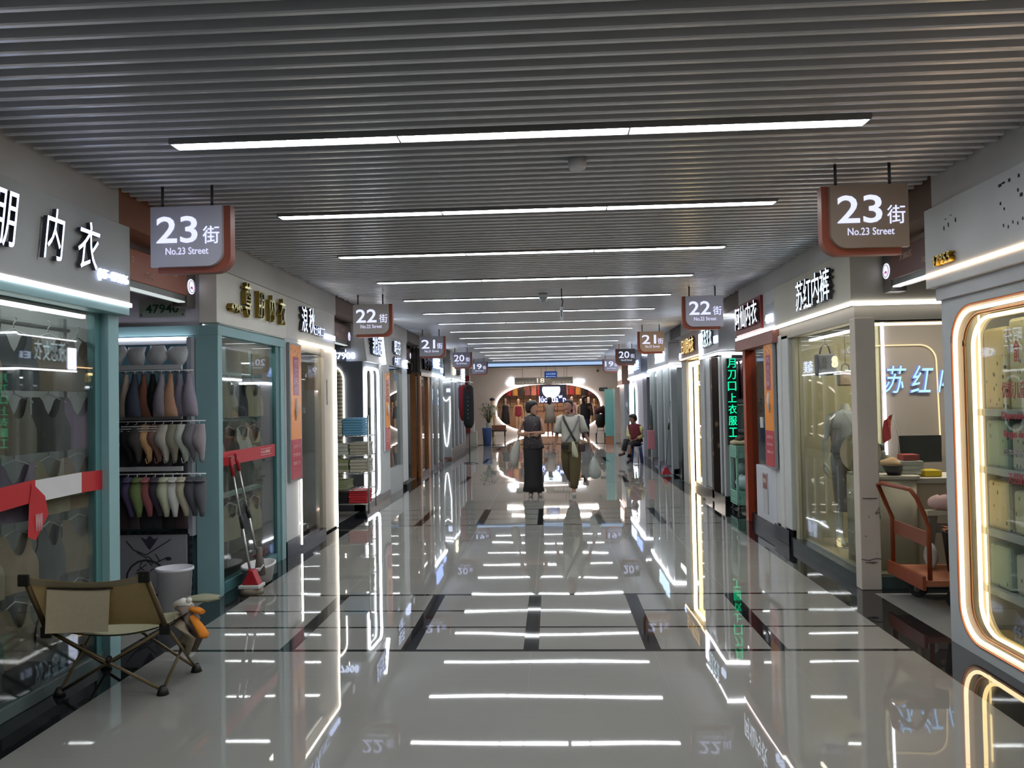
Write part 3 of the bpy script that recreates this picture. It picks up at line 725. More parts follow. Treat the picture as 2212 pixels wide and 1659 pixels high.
# L4: wood-framed shop + lit shops
WOOD = M('8A5A34', .35, 0, .5, .25, 9)
t = thing('shop_front', 'left shopfront with orange-brown wooden posts and black scroll lettering', 'shop front', (FL, 15.9, 0))
MB().box(-2.81, -4.3, 15.30, 15.36, 2.10, 2.62).build('side_fascia', M('3A2C26', .4), t)
mb = MB()
for k in range(7): mb.box(-2.70-k*.07, -2.73-k*.07, 15.285, 15.30, 2.14, 2.80)
mb.build('slatting', M('221814', .5), t)
MB().box(-2.95, -3.4, 15.32, 15.36, 0, 2.1).build('side_panel', M('1C1A1A', .3), t)
for x0, x1 in ((-2.74, -2.85), (-2.66, -2.70)): MB().box(x0, x1, 15.27, 15.36, 0, 2.10).build('post', WOOD, t, .004)
MB().box(-2.65, -2.72, 15.30, 15.50, 0, 2.10).box(-2.65, -2.72, 16.30, 16.55, 0, 2.1).build('post', WOOD, t, .004)
MB().box(-2.70, -2.706, 15.5, 16.3, .1, 2.1).build('glass_pane', GLASS, t)
MB().box(-2.62, -2.8, 15.30, 16.8, 2.06, 2.14).build('canopy', M('6A6462', .25, .4), t)
MB().box(-2.64, -2.8, 15.30, 16.8, 2.14, 2.62).build('fascia', M('4E4A48', .3), t)
text('依梦娜', (-2.61, 16.05, 2.37), 1.1, .34, 'L', M('1A1818', .15, .6), t, 'lettering', .025, .03)
MB().box(-2.65, -2.8, 15.5, 16.3, 0, .1).build('sill', M('141414', .3), t)
t = thing('shop_front', 'left shopfront with pale blue lit scroll lettering beside the wooden one', 'shop front', (FL, 17.7, 0))
MB().box(-2.64, -2.8, 16.8, 18.6, 2.16, 2.62).build('fascia', M('8C9EA4', .4), t)
MB().box(-2.60, -2.66, 16.8, 18.6, 2.10, 2.14).build('led_strip', E('F4F8FF', 4), t)
text('蔓妮', (-2.62, 17.4, 2.42), .9, .26, 'L', BLUEL, t, 'lettering', .02, .03)
text('口', (-2.62, 18.25, 2.28), .25, .12, 'L', BLUEL, t, 'character', .02, .03)
for a in (16.8, 17.6, 18.5): MB().box(-2.65, -2.75, a, a+.09, 0, 2.12).build('post', M('9CA0A4', .4), t)
MB().box(-2.70, -2.706, 16.85, 18.5, .1, 2.12).build('glass_pane', GLASS, t)
MB().box(-2.66, -2.75, 16.85, 18.5, 0, .1).build('sill', M('2A2A2C', .3), t)
struct('wall_left', MB().box(-4.3, -2.81, 18.53, 18.59, 0, 2.62), M('84868A', .6))
# L5: white side wall with vest neon
t = thing('shop_front', 'white corner shop wall with a neon vest outline and WELCOME lettering', 'shop front', (FL, 21, 0))
MB().box(-2.64, -4.3, 19.94, 20.02, 0.06, 2.15).build('side_wall', M('9EA4A6', .5), t)
MB().box(-2.64, -3.2, 19.935, 20.0, 0, .06).build('base', M('7A5A50', .5), t)
MB().tube([(-3.0, 19.90, 0.02), (-3.0, 19.90, 2.02), (-2.60, 19.90, 2.06), (-2.56, 20.5, 2.06)], .014, 6).build('led_outline', E('F0F6FF', 2.2), t)
MB().tube([(-2.97, 19.88, 2.10), (-2.62, 19.88, 2.14)], .012, 6).build('led_strip', E('F0F6FF', 4, False), t)
vest = [(-2.86, 1.66), (-2.80, 1.56), (-2.76, 1.54), (-2.71, 1.58), (-2.66, 1.66), (-2.66, 1.45), (-2.665, 1.0), (-2.73, .42), (-2.755, .34), (-2.78, .36), (-2.80, .44), (-2.86, 1.05), (-2.87, 1.4), (-2.86, 1.66)]
MB().tube([(x, 19.93, z) for x, z in vest], .011, 6).build('neon_vest', E('F6FAFF', 1.8), t)
text('回', (-2.70, 19.93, 1.82), .09, .09, 'cam', WHT, t, 'character', .01, .04)
for k, c in enumerate('WELCOME'): text(c, (-2.94, 19.93, 1.73-k*.095), .07, .075, 'cam', WHT, t, 'letter', .01, .03)
text('秋冬', (-2.93, 19.935, .94), .07, .09, 'cam', M('6A7074', .5), t, 'lettering', .004)
MB().box(-2.63, -2.8, 19.95, 23.25, 2.16, 2.62).build('fascia', M('A4A8AA', .4), t)
text('8', (-2.62, 20.6, 2.40), .35, .30, 'L', WARM2, t, 'character', .02, .05)
text('佳人', (-2.62, 21.6, 2.40), .8, .32, 'L', M('2A2826', .3), t, 'lettering', .02, .03)
text('奇美', (-2.62, 22.7, 2.35), .75, .34, 'L', WHT, t, 'lettering', .02, .03)
MB().box(-2.64, -2.7, 20.02, 23.25, 0, .3).build('sill', M('3A3C40', .4), t)
for a in (20.6, 21.5, 22.4, 23.1): MB().box(-2.64, -2.75, a, a+.12, .3, 2.16).build('post', M('9CA0A4', .4), t)
MB().box(-2.70, -2.706, 20.02, 23.2, .3, 2.16).build('glass_pane', GLASS, t)
MB().tube([(-2.62, 20.2, 2.12), (-2.62, 23.2, 2.12)], .015, 6).build('led_strip', E('F0F6FF', 5), t)
# L6 pink cabinet wall with red post
t = thing('shop_front', 'far left dusty pink shop panel with a dark red post', 'shop front', (-2.7, 25, 0))
struct('wall_left', MB().box(-2.64, -4.3, 24.6, 24.65, 0, 2.62), M('9A8C88', .5))
MB().box(-2.66, -2.95, 24.56, 24.6, 1.42, 2.3).build('pink_panel', M('A88E86', .5), t)
MB().box(-2.62, -2.75, 24.5, 24.66, .5, 2.35).build('red_post', M('7A1E22', .4), t)
MB().box(-2.66, -3.0, 24.54, 24.6, .5, 1.38).build('grey_panel', M('7C8284', .4), t)
MB().box(-2.82, -2.95, 24.66, 26.15, .0, 2.6).build('front_panel', M('A8AAAC', .5), t)
struct('baseboard_left', MB().box(-2.6, -2.95, 26.16, 26.3, 0, .13), M('18181A', .3))
struct('baseboard_right', MB().box(2.36, 2.6, 26.16, 26.3, 0, .13), M('18181A', .3))

# ------------------------------------------------------------------ R1: nearest shop on the right
def pattern_mat(base, mark, scale):
    k = ('pat', base, mark, scale)
    if k in MC: return MC[k]
    mt = bpy.data.materials.new('print_'+str(len(MC))); mt.use_nodes = True; nt = mt.node_tree; b = nt.nodes['Principled BSDF']
    tc = nt.nodes.new('ShaderNodeTexCoord'); vo = nt.nodes.new('ShaderNodeTexVoronoi'); vo.inputs['Scale'].default_value = scale
    mp = nt.nodes.new('ShaderNodeMapping'); mp.inputs['Scale'].default_value = (1, 1, .55)
    nt.links.new(tc.outputs['Object'], mp.inputs[0]); nt.links.new(mp.outputs[0], vo.inputs['Vector'])
    rp = nt.nodes.new('ShaderNodeValToRGB'); rp.color_ramp.elements[0].position = .16; rp.color_ramp.elements[1].position = .2
    rp.color_ramp.elements[0].color = lin(mark); rp.color_ramp.elements[1].color = lin(base)
    nt.links.new(vo.outputs['Distance'], rp.inputs[0]); nt.links.new(rp.outputs[0], b.inputs['Base Color'])
    b.inputs['Roughness'].default_value = .5; MC[k] = mt; return mt
SILV = M('B4B8BA', .38, .1)
t = thing('shop_front', 'nearest right shopfront with round-cornered window in double warm light lines', 'shop front', (FR, 3, 0))
MB().box(2.36, 2.7, -3, 4.87, 2.17, 2.66).build('fascia', M('CACDCE', .4), t, .004)
MB().box(2.352, 2.362, -3, 4.87, 2.235, 2.258).build('led_strip', E('FFD8B0', 2.0), t)
MB().box(2.40, 2.7, -3, 4.83, 2.09, 2.17).build('header', M('B8BABE', .4), t)
win_panel('R', .03, .12, 2.0, 4.83, 0.0, 2.10, 2.3, 4.71, .07, 2.02, .20, SILV, t)
MB().box(2.43, 2.6, -3, 2.0, 0, 2.1).build('front_wall', SILV, t)
struct('wall_right', MB().box(2.53, 4.9, 4.76, 4.82, 0, 2.62), M('B0B2B6', .4))
led_loop('R', .035, 2.32, 4.69, .09, 2.0, .19, .011, E('FFD0A4', 2.0), t, 'outer_led')
led_loop('R', .09, 2.37, 4.60, .13, 1.95, .17, .011, E('FFDC98', 1.6), t, 'inner_led')
led_loop('R', .0295, 2.29, 4.72, .06, 2.03, .21, .006, M('C07848', .3, .5), t, 'copper_trim')
led_loop('R', .065, 2.345, 4.65, .11, 1.975, .18, .010, M('8A6A50', .3, .5), t, 'copper_trim')
MB().box(2.50, 2.508, 2.2, 4.72, .08, 2.05).build('glass_pane', GLASS, t)
# old sign marks
for yy, z, a, b in [(3.6+q*.04, 2.373+.008*sin(q*3), .004, .02) for q in range(12)]+list(((3.98, 2.60, .012, .02), (4.03, 2.60, .02, .012), (4.06, 2.595, .02, .018), (3.90, 2.60, .01, .02), (3.91, 2.53, .008, .02), (3.885, 2.50, .016, .022), (4.06, 2.50, .008, .02), (4.03, 2.465, .006, .016),
                    (4.63, 2.50, .006, .03), (4.58, 2.51, .006, .03), (4.50, 2.52, .008, .03), (4.61, 2.55, .014, .004), (4.55, 2.56, .014, .004))):
    MB().box(2.357, 2.361, yy-a*.6, yy+a*.6, z-b*.4, z+b*.4).build('adhesive_mark', M('1C1C1E', .6), t)
text('47955', (2.345, 4.62, 2.315), .21, .062, 'R', M('D0B870', .2, .9), t, 'shop_number', .02, .05, M('A8822C', .3, .9))
MB().tube([(2.45, 4.72, 2.66), (2.42, 4.70, 2.72), (2.42, 4.62, 2.71), (2.43, 4.5, 2.68), (2.43, 4.3, 2.70), (2.43, 4.1, 2.67)], .008, 6).build('loose_cable', M('141414', .6), t)
RDT = M('8E1C34', .4)
for c, yy, z, ww, hh in (('优质儿童内裤', 4.18, 1.53, .32, .09), ('Disposable panties', 4.175, 1.385, .35, .05), ('Bragas desechables', 4.16, 1.285, .35, .05), ('日本語品質 OEM', 4.17, 1.19, .34, .04), ('天然新疆棉', 4.19, 1.05, .24, .06)):
    text(c, (2.497, yy, z), ww, hh, 'R', RDT if z != 1.19 else M('7C7480', .4), t, 'window_lettering', .001, .015)
text('俞', (2.497, 4.20, 1.74), .05, .12, 'R', RDT, t, 'character', .001, .03)
# interior
struct('wall_right', MB().box(3.35, 3.40, -3, 4.76, 0, 2.62), M('B6AE8C', .6))
struct('ceiling', MB().box(2.52, 6.5, -3, 4.76, 2.5, 2.55), M('B0AA98', .6))
t = thing('display_shelf', 'warm lit stepped shelving full of patterned packs behind the nearest right window', 'shelf', (2.95, 3.6, 0))
for z in (1.40, 1.06, .70, .36): MB().box(2.55, 2.59, 2.3, 4.74, z-.02, z+.02).box(2.59, 3.3, 2.3, 4.74, z-.012, z+.005).build('shelf_board', M('9AA4A4', .3), t, .002)
for yy in (4.72, 3.6, 2.4): MB().box(2.92, 2.96, yy-.02, yy+.02, 0, 2.1).build('upright', M('8E8E84', .4), t)
MB().tube([(2.60, 4.735, .12), (2.60, 4.735, 2.0)], .007, 6).build('corner_led', E('FFDC9C', 1.6), t)
MB().box(2.60, 2.7, 2.3, 4.70, 0, .10).build('plinth', M('B0A480', .5), t)
pk = 0
for r, (z, hh) in enumerate(((1.42, .52), (1.08, .28), (.72, .28), (.38, .26))):
    for q in range(7):
        cc = [('C8C09C', '56584C', 'sand'), ('6E8088', '3E4A50', 'slate blue'), ('B8B89A', '50605A', 'pale olive'), ('8EA69A', '4E6A5E', 'sage'), ('7C7440', '5A5430', 'olive'), ('A8B0A8', '4A5258', 'ice grey')][(q*2+r*3) % 6]
        yy = 4.61-q*.235
        o = MB().box(2.61+.01*(q % 3), 2.85, yy-.105, yy+.105, z-.01, z+hh*(.92+.08*sin(q*2+r))).build('garment_pack', pattern_mat(cc[0], cc[1], 26), None, .02)
        tag(o, '%s patterned pack, %s shelf of nearest right window, %s from far end' % (cc[2], ['top', 'second', 'third', 'lowest'][r], ORD[q]), 'pack', 'patterned packs in the nearest right window')
ln = thing('ceiling_light', 'warm tube light at the top of the nearest right window', 'ceiling light', (2.8, 3.6, 2.07))
MB().box(2.54, 2.57, 2.3, 4.6, 2.06, 2.088).build('diffuser', E('FFEFD0', 4.0), ln)

# ------------------------------------------------------------------ R2a: corner shop with open counter window
t = thing('shop_front', 'pale right corner shopfront with lit characters and a wrapped white light line', 'shop front', (FR, 7, 0))
PALE = M('C0BCAE', .45)
MB().box(2.36, 2.6, 6.06, 8.08, 2.22, 2.65).box(2.6, 6, 6.06, 6.12, 2.22, 2.65).build('fascia', PALE, t, .003)
MB().box(2.40, 2.6, 6.1, 8.08, 2.10, 2.22).box(2.6, 6, 6.10, 6.2, 2.10, 2.22).build('soffit', M('A29C90', .5), t, .003)
MB().box(2.352, 2.362, 6.05, 8.08, 2.215, 2.245).box(2.362, 6, 6.05, 6.06, 2.215, 2.245).build('led_strip', E('FFFAF4', 2.6), t)
for c, yy, ww, hh, zz in (('苏', 7.14, .20, .27, 2.44), ('红', 6.93, .20, .27, 2.44), ('内', 6.72, .18, .27, 2.45), ('裤', 6.50, .22, .27, 2.45)):
    text(c, (2.335, yy, zz), ww, hh, 'R', E('CDEBFF', 1.1, False), t, 'character', .02, .03, LSD)
MB().box(2.385, 2.54, 6.06, 6.17, 0, 2.12).build('corner_post', M('C4BAAE', .5), t, .006)
mb = MB()
for a in range(9): mb.box(2.40+random.random()*.12, 2.41+random.random()*.12, 6.056, 6.06, .2+random.random()*.02+a*.07*(a % 2), .205+random.random()*.02+a*.07*(a % 2))
mb.tube([(2.385, 6.056, .24), (2.44, 6.056, .23), (2.50, 6.056, .245), (2.54, 6.056, .24)], .003, 4)
mb.tube([(2.53, 6.056, .60), (2.50, 6.056, .59), (2.53, 6.056, .64), (2.538, 6.056, .55)], .003, 4)
mb.build('scuffs', M('5A5450', .7), t)
MB().box(2.44, 2.52, 7.70, 7.80, .05, 2.12).build('frame_post', M('A09C86', .5), t)
MB().box(2.40, 2.55, 6.17, 7.85, 0, .09).build('sill', M('2C3A3A', .15), t)
MB().box(2.54, 4.4, 6.10, 6.20, 0, .09).build('sill', M('4A5A56', .15), t)
MB().box(2.47, 2.478, 6.17, 7.70, .09, 2.11).build('glass_pane', GLASS, t)
MB().box(2.54, 4.4, 6.155, 6.162, .9, 2.095).build('glass_pane', GLASS, t)
MB().box(2.54, 4.4, 6.10, 6.14, 2.085, 2.10).build('window_rail', M('20201E', .4), t)
MB().tube([(2.54, 6.13, 2.07), (4.0, 6.13, 2.07)], .012, 6).build('led_strip', E('FFDCA8', 1.0), t)
MB().box(2.5, 4.6, 6.17, 7.86, .06, .10).build('display_floor', M('B8AC8A', .35), t)
# lettered back wall
t = thing('back_wall_panel', 'mauve-grey interior wall with glowing cursive characters behind the counter', 'wall panel', (3.8, 7.74, 1.2))
MB().box(3.28, 4.6, 7.72, 7.78, .06, 2.6).build('panel', M('8E8480', .6), t)
MB().box(2.52, 3.28, 7.74, 7.80, .06, 2.6).build('side_panel', M('A8A27E', .6), t)
for c, x in (('苏', 3.40), ('红', 3.66), ('内', 3.92)):
    text(c, (x, 7.70, 1.66), .22, .27, 'cam', E('A4D4FF', .7, False), t, 'character', .02, .05, E('8C9CE8', .35, False), .25)
MB().tube([(3.22, 7.70, 2.0), (3.55, 7.70, 2.0)]+[(3.65+.16*sin(a*pi/16), 7.70, 1.84+.16*cos(a*pi/16)) for a in range(9)]+[(3.83, 7.70, .9)], .008, 6).build('gold_trim', E('FFE0B0', .5, False), t)
MB().tube([(3.29, 7.69, 2.55), (3.30, 7.69, .9)], .014, 6).build('bright_line', E('F6F4FF', 2.6), t)  # bright upright line, built as a thin glowing tube
struct('ceiling', MB().box(2.56, 6.4, 6.2, 8.0, 2.45, 2.5), M('B4B2AA', .6))
struct('wall_right', MB().box(4.6, 4.66, 6.1, 9.7, 0, 2.62), M('B4B0A2', .6))
ln = thing('ceiling_light', 'warm panel light in the ceiling of the right corner shop', 'ceiling light', (3.2, 6.9, 2.44))
MB().box(2.8, 4.2, 6.6, 6.9, 2.43, 2.45).build('diffuser', E('FFF4E2', 9), ln)
# counter
t = thing('counter', 'cream curved reception counter behind the aisle window', 'counter', (3.0, 6.5, 0))
mb = MB()
arc = [(2.58, 6.62)]+[(2.72+.20*cos(a*pi/12+pi/2+pi/2), 6.50+.20*sin(a*pi/12+pi)) for a in range(7)]
arc = [(2.55, 6.75), (2.55, 6.30), (2.88, 6.28)]+[(2.88+.07*sin(a*pi/12), 6.35-.07*cos(a*pi/12)) for a in range(7)]+[(2.95, 6.75)]
MB().prism(arc, 'z', .10, .83, 0, True).build('front_panel', M('AEA892', .4), t)
MB().prism([(x+(.02 if x > 2.7 else -.0), y-.02) for x, y in arc], 'z', .83, .855).build('top', M('BCB8A8', .3), t)
MB().box(2.95, 4.2, 6.36, 6.8, .10, .79).build('side_cabinet', M('B0A28A', .45), t, .003)
MB().box(2.95, 4.2, 6.33, 6.8, .79, .83).build('side_top', M('B4B0A4', .4), t)
# counter clutter
def rbox(name, label, cat, x0, x1, y0, y1, z0, z1, col, bev=.004, rough=.45, group=None):
    return tag(MB().box(x0, x1, y0, y1, z0, z1).build(name, M(col, rough), None, bev), label, cat, group)
t = thing('desk_fan', 'cream disc fan with gold dots at the left end of the counter', 'fan', (2.60, 6.5, .855))
MB().tube([(2.585, 6.52, 1.03), (2.585, 6.57, 1.03)], [.17, .15], 28, 0, 1, (0, 1, 0)).build('shroud', M('C8BEA0', .4), t)
MB().tube([(2.585, 6.51, 1.03), (2.585, 6.53, 1.03)], .12, 24).build('face', M('BEB496', .5), t)
mb = MB()
for a in range(9): mb.ball((2.60+.05*cos(a*.7)*(.4+.1*a), 6.51, 1.12+.03*sin(a*1.3)), .006, .003, .006, 6)
mb.build('dots', M('F0E0A0', .3), t)
MB().tube([(2.59, 6.56, .90), (2.59, 6.56, .86)], [.04, .06], 12).build('base', M('C8BEA0', .4), t)
t = thing('pouch', 'black pouch with a peach cloth draped over it on the counter edge', 'pouch', (2.78, 6.36, .855))
MB().rings([(2.79, 6.37, .856, .05, .04), (2.785, 6.37, .90, .072, .05), (2.775, 6.37, .94, .08, .055), (2.765, 6.37, .955, .07, .045)], 16).build('pouch', M('18181E', .7), t)
MB().rings([(2.765, 6.365, .945, .088, .058, .012), (2.755, 6.365, .968, .075, .05, .012), (2.775, 6.37, .992, .035, .03), (2.78, 6.37, 1.002, .012, .01)], 18).build('cloth', M('D2AE88', .85, 0, .3, .15, 30), t)
for k in range(3): rbox('document_box', 'flat white box, %s of the stack of three beside the pouch' % ['lowest', 'middle', 'topmost'][k], 'box', 2.86, 3.03+.02*(k > 0), 6.42, 6.6, .856+k*.036, .89+k*.036, 'BEBEB8', .003, .5, 'white boxes on the counter')
rbox('red_box', 'dull red box on top of the white box stack', 'box', 2.90, 3.03, 6.44, 6.56, .966, 1.015, 'A83A34')
rbox('yellow_tray', 'yellow tray at the right end of the counter', 'tray', 3.06, 3.20, 6.42, 6.58, .832, .885, 'C8AE18', .01)
rbox('glass_jar', 'clear square jar stack at the left end of the counter', 'jar', 2.58, 2.66, 6.34, 6.42, .856, .915, 'A8AA9A', .006, .1)
rbox('yellow_cup', 'yellow cup beneath the disc fan', 'cup', 2.565, 2.62, 6.44, 6.5, .918, .975, 'B8A238', .01)
t = thing('bottle', 'grey vacuum bottle with dark lid behind the pouch', 'bottle', (2.79, 6.62, .86))
MB().rings([(2.79, 6.62, .857, .04, .04), (2.79, 6.62, 1.02, .04, .04), (2.79, 6.62, 1.045, .03, .03)], 16).build('body', M('8A9298', .3), t)
MB().rings([(2.79, 6.62, 1.045, .033, .033), (2.79, 6.62, 1.095, .033, .033)], 16).build('lid', M('4A5258', .3), t)
t = thing('jar', 'small olive layered jar between bottle and white boxes', 'jar', (2.85, 6.56, .86))
MB().rings([(2.85, 6.64, .857, .03, .03), (2.85, 6.64, .93, .032, .032), (2.85, 6.64, .95, .035, .035), (2.85, 6.64, .97, .03, .03), (2.85, 6.64, 1.0, .02, .02)], 14).build('body', M('A0946C', .5), t)
t = thing('small_flag', 'small red flag with gold stars on a thin white stick', 'flag', (2.96, 6.62, .97))
MB().tube([(2.96, 6.63, .966), (2.945, 6.63, 1.16), (2.905, 6.63, 1.35)], .004, 6).build('pole', M('C8C8C8', .3), t)
mb = MB(); R = []
for i in range(7):
    v = i/6; R.append([(2.905-.012*v*3+(-.075*u)*(1-.15*v)+.012*v, 6.63+.02*sin(u*6+v*4), 1.345-.20*v-.05*u*(1+.4*v)) for u in [a/6 for a in range(7)]])
mb.loft(R, 0, False, True, False)
R2_ = [[(x, y+.003, z) for x, y, z in r] for r in R]; mb.loft(R2_, 0, False, True, False)
mb.build('cloth', M('C0282C', .7), t)
for dx, dz, rr in ((.03, .055, .012), (.025, .10, .005), (.045, .10, .005)):
    P = []
    for a in range(10): r_ = rr if a % 2 == 0 else rr*.42; P.append((2.905-dx+r_*sin(a*pi/5), 1.345-dz+r_*cos(a*pi/5)))
    MB().prism(P, 'y', 6.605, 6.608).build('star', M('E0B838', .5), t)
t = thing('monitor', 'black computer monitor on the counter beside the flag', 'monitor', (3.2, 6.66, .83))
MB().box(2.97, 3.32, 6.66, 6.69, .93, 1.16).build('casing', M('141614', .15), t, .004)
MB().box(2.98, 3.31, 6.656, 6.66, .94, 1.15).build('screen', M('1A1C1A', .05), t)
MB().box(3.12, 3.17, 6.68, 6.71, .85, .95).box(3.05, 3.24, 6.62, 6.76, .832, .845).build('stand', M('1A1A1C', .3), t)

# ------------------------------------------------------------------ bodies (skin modifier) ------------------------------------------------
def skin_mesh(J, edges, name, root, subd=1):
    idx = {k: i for i, k in enumerate(J)}
    me = bpy.data.meshes.new(name); me.from_pydata([J[k][0] for k in J], [(idx[a], idx[b]) for a, b in edges], [])
    o = bpy.data.objects.new(name, me); COL.objects.link(o)
    md = o.modifiers.new('skin', 'SKIN'); md.use_smooth_shade = True
    for k, i in idx.items():
        r = J[k][1]; r = r if isinstance(r, tuple) else (r, r)
        me.skin_vertices[0].data[i].radius = r; me.skin_vertices[0].data[i].use_root = (k == root)
    sb = o.modifiers.new('sub', 'SUBSURF'); sb.levels = subd
    dg = bpy.context.evaluated_depsgraph_get(); dg.update()
    e = o.evaluated_get(dg); em = e.to_mesh()
    vs = [tuple(v.co) for v in em.vertices]; fs = [tuple(p.vertices) for p in em.polygons]
    e.to_mesh_clear(); bpy.data.objects.remove(o); bpy.data.meshes.remove(me)
    return vs, fs
def V(*a): return Vector(a)
def hand(J, Ed, tag_, wrist, tipdir, palmn, s=1.0, curl=.35, side=1):
    """palm and five fingers; tipdir along the hand, palmn = palm normal, side = thumb side sign"""
    t = Vector(tipdir).normalized(); n = Vector(palmn).normalized(); b = t.cross(n).normalized()*side
    w = Vector(wrist)
    J[tag_+'p'] = (w+t*.045*s, (.020*s, .012*s)); Ed.append((tag_, tag_+'p'))
    L = [.062, .072, .068, .052]
    for i in range(4):
        off = b*(.024-.0165*i)*s
        k = w+t*.085*s+off
        J[tag_+'k%d' % i] = (k, .0095*s); Ed.append((tag_+'p', tag_+'k%d' % i))
        m1 = k+(t*cos(curl)+n*sin(curl))*L[i]*.5*s; m2 = m1+(t*cos(curl*2.2)+n*sin(curl*2.2))*L[i]*.5*s
        J[tag_+'m%d' % i] = (m1, .0085*s); J[tag_+'t%d' % i] = (m2, .007*s)
        Ed += [(tag_+'k%d' % i, tag_+'m%d' % i), (tag_+'m%d' % i, tag_+'t%d' % i)]
    th = w+t*.03*s+b*.03*s; J[tag_+'h0'] = (th, .012*s); J[tag_+'h1'] = (th+(t*.8+b*.6+n*.3)*.032*s, .010*s); J[tag_+'h2'] = (th+(t*1.0+b*.5+n*.5)*.058*s, .008*s)
    Ed += [(tag_+'p', tag_+'h0'), (tag_+'h0', tag_+'h1'), (tag_+'h1', tag_+'h2')]
def head_verts(c, s, yaw, tilt=0, nod=0, n=18, mann=False):
    """head shape: cranium, brow, nose, lips, chin; faces -y before rotation; c = centre"""
    R = []
    prof = [(-.112, .020, .026, -.052), (-.105, .036, .040, -.044), (-.085, .047, .055, -.026), (-.06, .056, .066, -.012), (-.03, .062, .076, -.004), (0, .067, .084, 0), (.03, .070, .089, .003), (.06, .066, .085, .006), (.085, .053, .070, .008), (.103, .033, .046, .009), (.112, .010, .014, .01)]
    rows = []
    for z, rx, ry, oy in prof:
        ring = []
        for k in range(n):
            a = 2*pi*k/n; x = rx*sin(a); y = -ry*cos(a)+oy
            ca = cos(a)
            if ca > .9 and not mann:
                if -.045 < z < -.02: y -= .016
                elif -.005 < z < .005: y -= .008
                elif -.07 < z < -.05: y -= .006
            ring.append(Vector((x, y, z)))
        rows.append(ring)
    Rm = Matrix.Rotation(yaw, 3, 'Z') @ Matrix.Rotation(tilt, 3, 'Y') @ Matrix.Rotation(nod, 3, 'X')
    f = lambda p: Vector(c)+(Rm @ (p*s))
    return [[f(p) for p in r] for r in rows], f
def person(label, base, pose, skin, s=1.0, hair=None, hair_mat=None, mann=False, name='person', cat='person', yaw_head=0, tilt=0, nod=0, mats_face=True, head=True, group=None):
    t = thing(name, label, cat, base, group); B = Vector(base)
    P = {k: B+Vector(v)*s for k, v in pose.items() if isinstance(v, tuple)}
    J = {}; Ed = []
    J['pel'] = (P['pel'], (.105*s, .085*s)); J['waist'] = (P['waist'], (.088*s, .07*s)); J['chest'] = (P['chest'], (.115*s, .085*s)); J['nb'] = (P['neck'], (.048*s, .045*s)); J['nt'] = (P['head']+Vector((0, .01, -.075))*s, .042*s)
    Ed += [('pel', 'waist'), ('waist', 'chest'), ('chest', 'nb'), ('nb', 'nt')]
    for q in 'lr':
        J['s'+q] = (P['sh'+q], .045*s); J['e'+q] = (P['el'+q], .032*s); J['f'+q] = (P['el'+q].lerp(P['wr'+q], .3), .033*s); J['w'+q] = (P['wr'+q], (.019*s, .017*s))
        Ed += [('chest', 's'+q), ('s'+q, 'e'+q), ('e'+q, 'f'+q), ('f'+q, 'w'+q)]
        d = (P['wr'+q]-P['el'+q]).normalized()
        if 'hd'+q in pose: d = Vector(pose['hd'+q]).normalized()
        pn = Vector(pose.get('pn'+q, (1 if q == 'l' else -1, 0, 0)))
        hand(J, Ed, 'w'+q, P['wr'+q], d, pn, s, pose.get('curl', .35), pose.get('ts'+q, 1))
        J['h'+q] = (P['hip'+q], .078*s); J['k'+q] = (P['kn'+q], .046*s); J['c'+q] = (P['kn'+q].lerp(P['an'+q], .3), .048*s); J['a'+q] = (P['an'+q], .03*s); J['t'+q] = (P['to'+q], (.032*s, .02*s))
        J['he'+q] = (P['an'+q]+Vector((0, .025, -.035))*s, .028*s)
        Ed += [('pel', 'h'+q), ('h'+q, 'k'+q), ('k'+q, 'c'+q), ('c'+q, 'a'+q), ('a'+q, 't'+q), ('a'+q, 'he'+q)]
    vs, fs = skin_mesh(J, Ed, 'b', 'pel')
    mb = MB().add(vs, fs, 0, True)
    if head:
        rows, f = head_verts(P['head'], s, yaw_head, tilt, nod, 18, mann)
        mb.loft(rows, 0)
        if not mann:
            for sg in (-1, 1):
                e = f(Vector((sg*.027, -.076, .004))); mb.ball(e, .0115*s, .007*s, .006*s, 8, 1)
                e = f(Vector((sg*.027, -.082, .004))); mb.ball(e, .005*s, .004*s, .005*s, 6, 2)
                mb.tube([f(Vector((sg*.012, -.084, .020))), f(Vector((sg*.028, -.086, .025))), f(Vector((sg*.043, -.074, .019)))], .0028*s, 5, 2)
                e = f(Vector((sg*.069, .0, -.01))); mb.ball(e, .008*s, .014*s, .022*s, 8, 0)
            mb.tube([f(Vector((-.02, -.079, -.060))), f(Vector((0, -.087, -.058))), f(Vector((.02, -.079, -.060)))], .0042*s, 6, 3)
            mb.ball(f(Vector((0, -.090, -.032))), .011*s, .010*s, .010*s, 8, 0)
    o = mb.build('body', [skin, M('C8C0B8', .3), M('1A1412', .4), M('7A3C38', .5)], t)
    if head and hair:
        mb = MB(); R = []
        for z, rx, ry, oy, cut in hair:
            ring = []
            for k in range(20):
                a = 2*pi*k/20; x = rx*sin(a); y = -ry*cos(a)+oy
                if cos(a) > 0: y = max(y, cut)
                ring.append(f(Vector((x, y, z))))
            R.append(ring)
        mb.loft(R, 0); mb.build('hair', hair_mat or M('15120F', .45, 0, .5, .3, 60), t)
    return t, P, (f if head else None)
